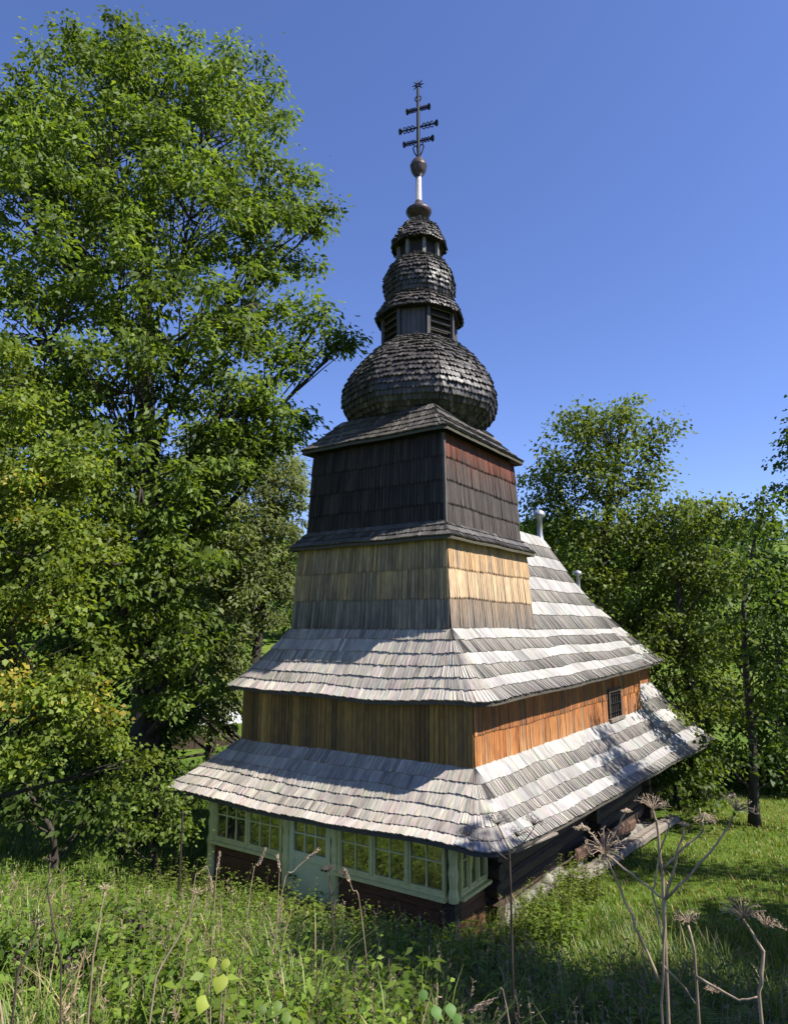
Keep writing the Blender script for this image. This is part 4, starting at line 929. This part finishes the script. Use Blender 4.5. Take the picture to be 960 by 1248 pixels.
def root(px, py, d):
    p = A(px, py, d); return V((p.x, p.y, ground(p.x, p.y)))
n0 = A(810, 1097, D)
umbel_plant('tall branching dry hogweed stalk with several spidery umbels before the nave', [
    ([root(806, 1240, D), A(806, 1225, D), n0], .0046, .0036),
    ([n0, A(778, 1072, D), A(745, 1046, D), A(736, 1040, D)], .0045, .003),
    ([n0, A(850, 1055, D), A(880, 1020, D), A(893, 995, D)], .004, .0025),
    ([A(808, 1150, D), A(795, 1090, D), A(803, 1040, D), A(815, 1005, D)], .0035, .002),
    ([n0, A(822, 1050, D), A(833, 1010, D)], .005, .003),
    ([A(805, 1200, D), A(775, 1130, D), A(750, 1070, D), A(738, 1045, D)], .005, .003),
    ([A(806, 1175, D), A(835, 1205, D+.1), A(848, 1225, D+.1)], .004, .002),
    ([A(736, 1040, D), A(752, 1010, D), A(763, 985, D)], .004, .003),
    ([A(736, 1040, D), A(722, 1018, D), A(708, 1003, D)], .004, .003)],
    [(A(737, 1040, D), (-.2, -.3, .9), .125), (A(896, 988, D), (.3, -.2, .9), .10), (A(763, 985, D), (0, 0, -1), .03), (A(708, 1004, D), (0, -.1, -1), .045), (A(833, 1008, D), (.1, 0, 1), .03)])
D2 = 3.1
umbel_plant('pale dry hogweed with a flat topped umbel against the lawn', [([root(800, 1120, D2), A(806, 1060, D2), A(799, 1000, D2), A(795, 988, D2)], .008, .004), ([A(806, 1060, D2), A(825, 1040, D2), A(858, 1012, D2), A(852, 985, D2)], .005, .003)],
            [(A(795, 987, D2), (.1, -.1, 1), .11), (A(858, 990, D2), (.1, 0, -1), .085)])
umbel_plant('dry hogweed stem bending towards the fern on the right', [([root(845, 1180, 2.9), A(846, 1160, 2.9), A(838, 1128, 2.9)], .006, .004), ([A(848, 1190, 2.9), A(900, 1220, 2.8), A(922, 1215, 2.8)], .005, .003)], [(A(838, 1125, 2.9), (-.2, 0, .8), .085), (A(868, 1210, 3), (0, 0, 1), .05)])
umbel_plant('leaning dry hogweed stalk with wide straw coloured umbel near the fern', [([root(930, 1235, 2.6), A(925, 1210, 2.6), A(930, 1160, 2.6), A(905, 1120, 2.6)], .007, .004)], [(A(905, 1118, 2.6), (-.2, -.1, 1), .11), (A(932, 1130, 2.6), (.3, 0, 1), .08)])
umbel_plant('dark skeletal umbel plant standing before the near roof corner', [([root(622, 1125, 5), A(622, 1080, 5), A(620, 1035, 5), A(606, 1005, 5)], .008, .004), ([A(621, 1045, 5), A(645, 1018, 5), A(652, 1005, 5)], .004, .003), ([A(621, 1050, 5), A(590, 1025, 5), A(572, 1018, 5)], .004, .003)],
            [(A(606, 1006, 5), (0, 0, 1), .16), (A(650, 1006, 5), (.2, 0, 1), .13), (A(572, 1019, 5), (-.3, 0, 1), .14), (A(630, 1020, 5.1), (.2, 0, 1), .13)], mat='drydark')
umbel_plant('dark brown umbel plant beside the door', [([root(420, 1130, 5.4), A(403, 1090, 5.4), A(400, 1062, 5.4)], .007, .003), ([A(404, 1092, 5.4), A(418, 1070, 5.4)], .004, .003)], [(A(400, 1062, 5.4), (0, 0, 1), .10), (A(418, 1068, 5.4), (.2, 0, 1), .09)], mat='drydark')
# red brown and straw stalks on the left
for px0, py0, pts, d, lb, mt in (
    (105, 1240, [(112, 1180), (122, 1120), (128, 1085)], 2.6, 'straw coloured dry stalk leaning in the left foreground', 'dry'),
    (150, 1240, [(190, 1190), (225, 1130), (240, 1090)], 2.7, 'thick red brown dry stalk slanting across the left foreground', 'dry'),
    (100, 1240, [(75, 1170), (58, 1090), (62, 1050)], 3.0, 'thin dark stalk rising over the left bank', 'drydark'),
    (5, 1235, [(20, 1190), (38, 1150), (46, 1128)], 2.4, 'blackened broken stalk at the left foreground edge', 'drydark')):
    r0 = root(px0, py0, d); P = [A(a, b_, d) for a, b_ in pts]
    umbel_plant(lb, [([r0]+P, .0045, .002)], [(P[-1], (.1, 0, 1), .045)], mat=mt, rays=10)
def seed_grass(label, px0, pts, d, hl=.10, mat='dry', group=None):
    P = [A(a, b_, d) for a, b_ in pts]; r0 = root(pts[0][0]+clampf((pts[0][0]-pts[1][0])*60/max(8, pts[0][1]-pts[1][1]), -40, 40), px0[1], d)
    t = thing('seed_grass', label, 'grass stalk', r0, 0, group)
    q = [r0-r0]+[p-r0 for p in P]; sm_ = []
    for i in range(len(q)-1):
        for k in range(4):
            p0, p1, p2, p3 = q[max(i-1, 0)], q[i], q[i+1], q[min(i+2, len(q)-1)]; u = k/4
            sm_.append(.5*((2*p1)+(p2-p0)*u+(2*p0-5*p1+4*p2-p3)*u*u+(3*p1-p0-3*p2+p3)*u**3))
    sm_.append(q[-1]); sm_[0] = V((0, 0, -.03)); mb = MB(); mb.tube(sm_, [.0034*(1-.5*k/len(sm_)) for k in range(len(sm_))], 5); mb.build('stem', M[mat], t)
    d_ = (q[-1]-q[-2]).normalized(); mb = MB()
    for k in range(46):
        c = q[-1]+d_*hl*(k/46-.35)+V(unit(1)[0])*.008; mb.tube([c, c+d_*.014+V(unit(1)[0])*.006], [.0035, .001], 4)
    mb.build('seed_head', M[mat], t)
for a in (('pale grass stalk with arched seed head before the door', (338, 1110), [(343, 1092), (358, 1062), (378, 1044)], 4.6),
          ('straight pale grass stalk with upright seed head before the porch', (298, 1110), [(306, 1080), (315, 1055), (318, 1048)], 4.8),
          ('thin grass stalk with narrow seed head left of the porch', (262, 1105), [(263, 1080), (265, 1060), (266, 1052)], 5.0),
          ('drooping brown seed head left of the porch', (222, 1120), [(235, 1090), (243, 1065), (252, 1056), (256, 1072)], 4.6),
          ('brown seed stalk in front of the left porch window', (338, 1090), [(340, 1075), (341, 1062), (340, 1055)], 5.2),
          ('bent grass stalk in the shaded front hollow', (624, 1245), [(618, 1232), (606, 1216), (590, 1224)], 3.2),
          ('leaning straw stalk below the near roof corner', (450, 1150), [(440, 1110), (430, 1085), (424, 1070)], 5.0)):
    seed_grass(*a)
# yellow green broad leaves in the foreground
def leafy(label, base_px, d, leaves, colr):
    r0 = root(base_px[0], base_px[1], d); t = thing('broadleaf_seedling', label, 'plant', r0, 0)
    for px, py, s_ in leaves:
        p = A(px, py, d)-r0; mb = MB(); mb.tube([(0, 0, -.03), (p.x*.5, p.y*.5, p.z*.6), tuple(p)], [.004, .003, .002], 4); mb.build('stem', M['dry'], t)
        ax = V((random.uniform(-.4, .4), -.6, -.7)).normalized(); sd = V((1, random.uniform(-.3, .3), 0)); sd = (sd-ax*sd.dot(ax)).normalized(); nn = sd.cross(ax)
        mb = MB(); vs = [tuple(p)]; N = 6
        L = []
        for i in range(1, N):
            u = i/N; w = s_*.42*math.sin(math.pi*u**.75); c = p+ax*s_*u+nn*(-.12*s_*math.sin(u*3)); L.append((c-sd*w+nn*w*.25, c, c+sd*w+nn*w*.25))
        vs += [tuple(q) for tri in L for q in tri]+[tuple(p+ax*s_)]
        fs = [(0, 1, 2), (0, 2, 3)]
        for i in range(N-2): a = 1+3*i; fs += [(a, a+3, a+4, a+1), (a+1, a+4, a+5, a+2)]
        a = 1+3*(N-2); e = len(vs)-1; fs += [(a, e, a+1), (a+1, e, a+2)]
        mb.add(vs, fs, jit(colr, .25)); mb.build('leaf', M['leaf'], t, smooth=True)
leafy('seedling with large yellow green leaves in the front grass', (262, 1240), 2.9, [(272, 1186, .07), (258, 1166, .045), (252, 1212, .065), (278, 1168, .04)], (.28, .33, .05))
leafy('small green seedling with rounded leaves in the front grass', (335, 1240), 3.0, [(338, 1219, .045), (350, 1234, .045), (322, 1224, .04)], (.13, .2, .04))
leafy('glossy light green sprig at the bottom of the hollow', (545, 1245), 3.2, [(530, 1225, .06), (548, 1222, .06), (556, 1235, .05), (515, 1205, .05)], (.11, .2, .05))
# ferns on the right
def fern(label, p, n_, L):
    t = thing('fern', label, 'fern', p, 0, 'ferns at the lawn edge')
    for i in range(n_):
        a = 6.283*i/n_+random.random()*.5; l_ = L*random.uniform(.75, 1.1); mb = MB(); pts = []
        for k in range(9): u = k/8; pts.append(V((math.cos(a)*l_*.75*u, math.sin(a)*l_*.75*u, l_*(.95*u-.55*u*u)*1.3-.02)))
        mb.tube(pts, [.004*(1-.8*k/8) for k in range(9)], 4, c=(.1, .14, .03))
        for k in range(1, 25):
            u = k/25; q = pts[int(u*8)].lerp(pts[min(8, int(u*8)+1)], u*8-int(u*8)); w = l_*.26*math.sin(math.pi*min(1, u*.85+.12))
            for s_ in (-1, 1):
                sd = V((-math.sin(a)*s_, math.cos(a)*s_, -.15)); fw = V((math.cos(a), math.sin(a), .1)); e = q+sd*w+fw*w*.35
                mb.add([q-fw*.006, q+fw*.012, e], [(0, 1, 2)], jit((.16, .21, .035), .25))
        mb.build('frond', M['leaf'], t)
for px, py, d, n_, L, lb in ((880, 1120, 6.2, 9, .75, 'large yellow green fern beside the straw coloured umbel'), (915, 1150, 5.6, 8, .6, 'smaller fern in front of the large fern'), (775, 1125, 6.6, 7, .5, 'fern behind the tall hogweed stalk')):
    p = root(px, py, d); fern(lb, p, n_, L)

# ------------------------------------------------------------------ post and far shed
p = root(219, 1070, 11.5); mb = MB(); mb.tube([(0, 0, -.2), (0, 0, 1.45)], .016, 8); mb.lathe([(1.45, .022), (1.48, .022), (1.5, .01)], 0, 0, 8)
o = mb.build('metal_post', M['rustzinc']); o.location = p; tag(o, 'thin grey metal post standing left of the porch', 'post')
p = A(246, 935, 31); p.z = ground(p.x, p.y)
sh = thing('tin_shed', 'low shed with pale tin roof glimpsed behind the left trees', 'shed', p, R(20))
mb = MB(); mb.box(-1.3, 1.3, -1, 1, -.2, 1.1); mb.build('wall', M['log'], sh)
mb = MB(); mb.add([(-1.5, -1.25, 1.05), (1.5, -1.25, 1.05), (1.5, 0, 1.75), (-1.5, 0, 1.75), (1.5, 1.25, 1.05), (-1.5, 1.25, 1.05), (-1.5, -1.25, 1.0), (1.5, -1.25, 1.0), (1.5, 0, 1.69), (-1.5, 0, 1.69), (1.5, 1.25, 1.0), (-1.5, 1.25, 1.0)], [(0, 1, 2, 3), (3, 2, 4, 5), (6, 9, 8, 7), (9, 11, 10, 8), (0, 6, 7, 1), (5, 4, 10, 11)]); mb.build('roof', M['tinroof'], sh)
mb = MB(); mb.box(-.4, .3, -1.03, -1.005, -.1, .95); mb.build('door', M['log'], sh)
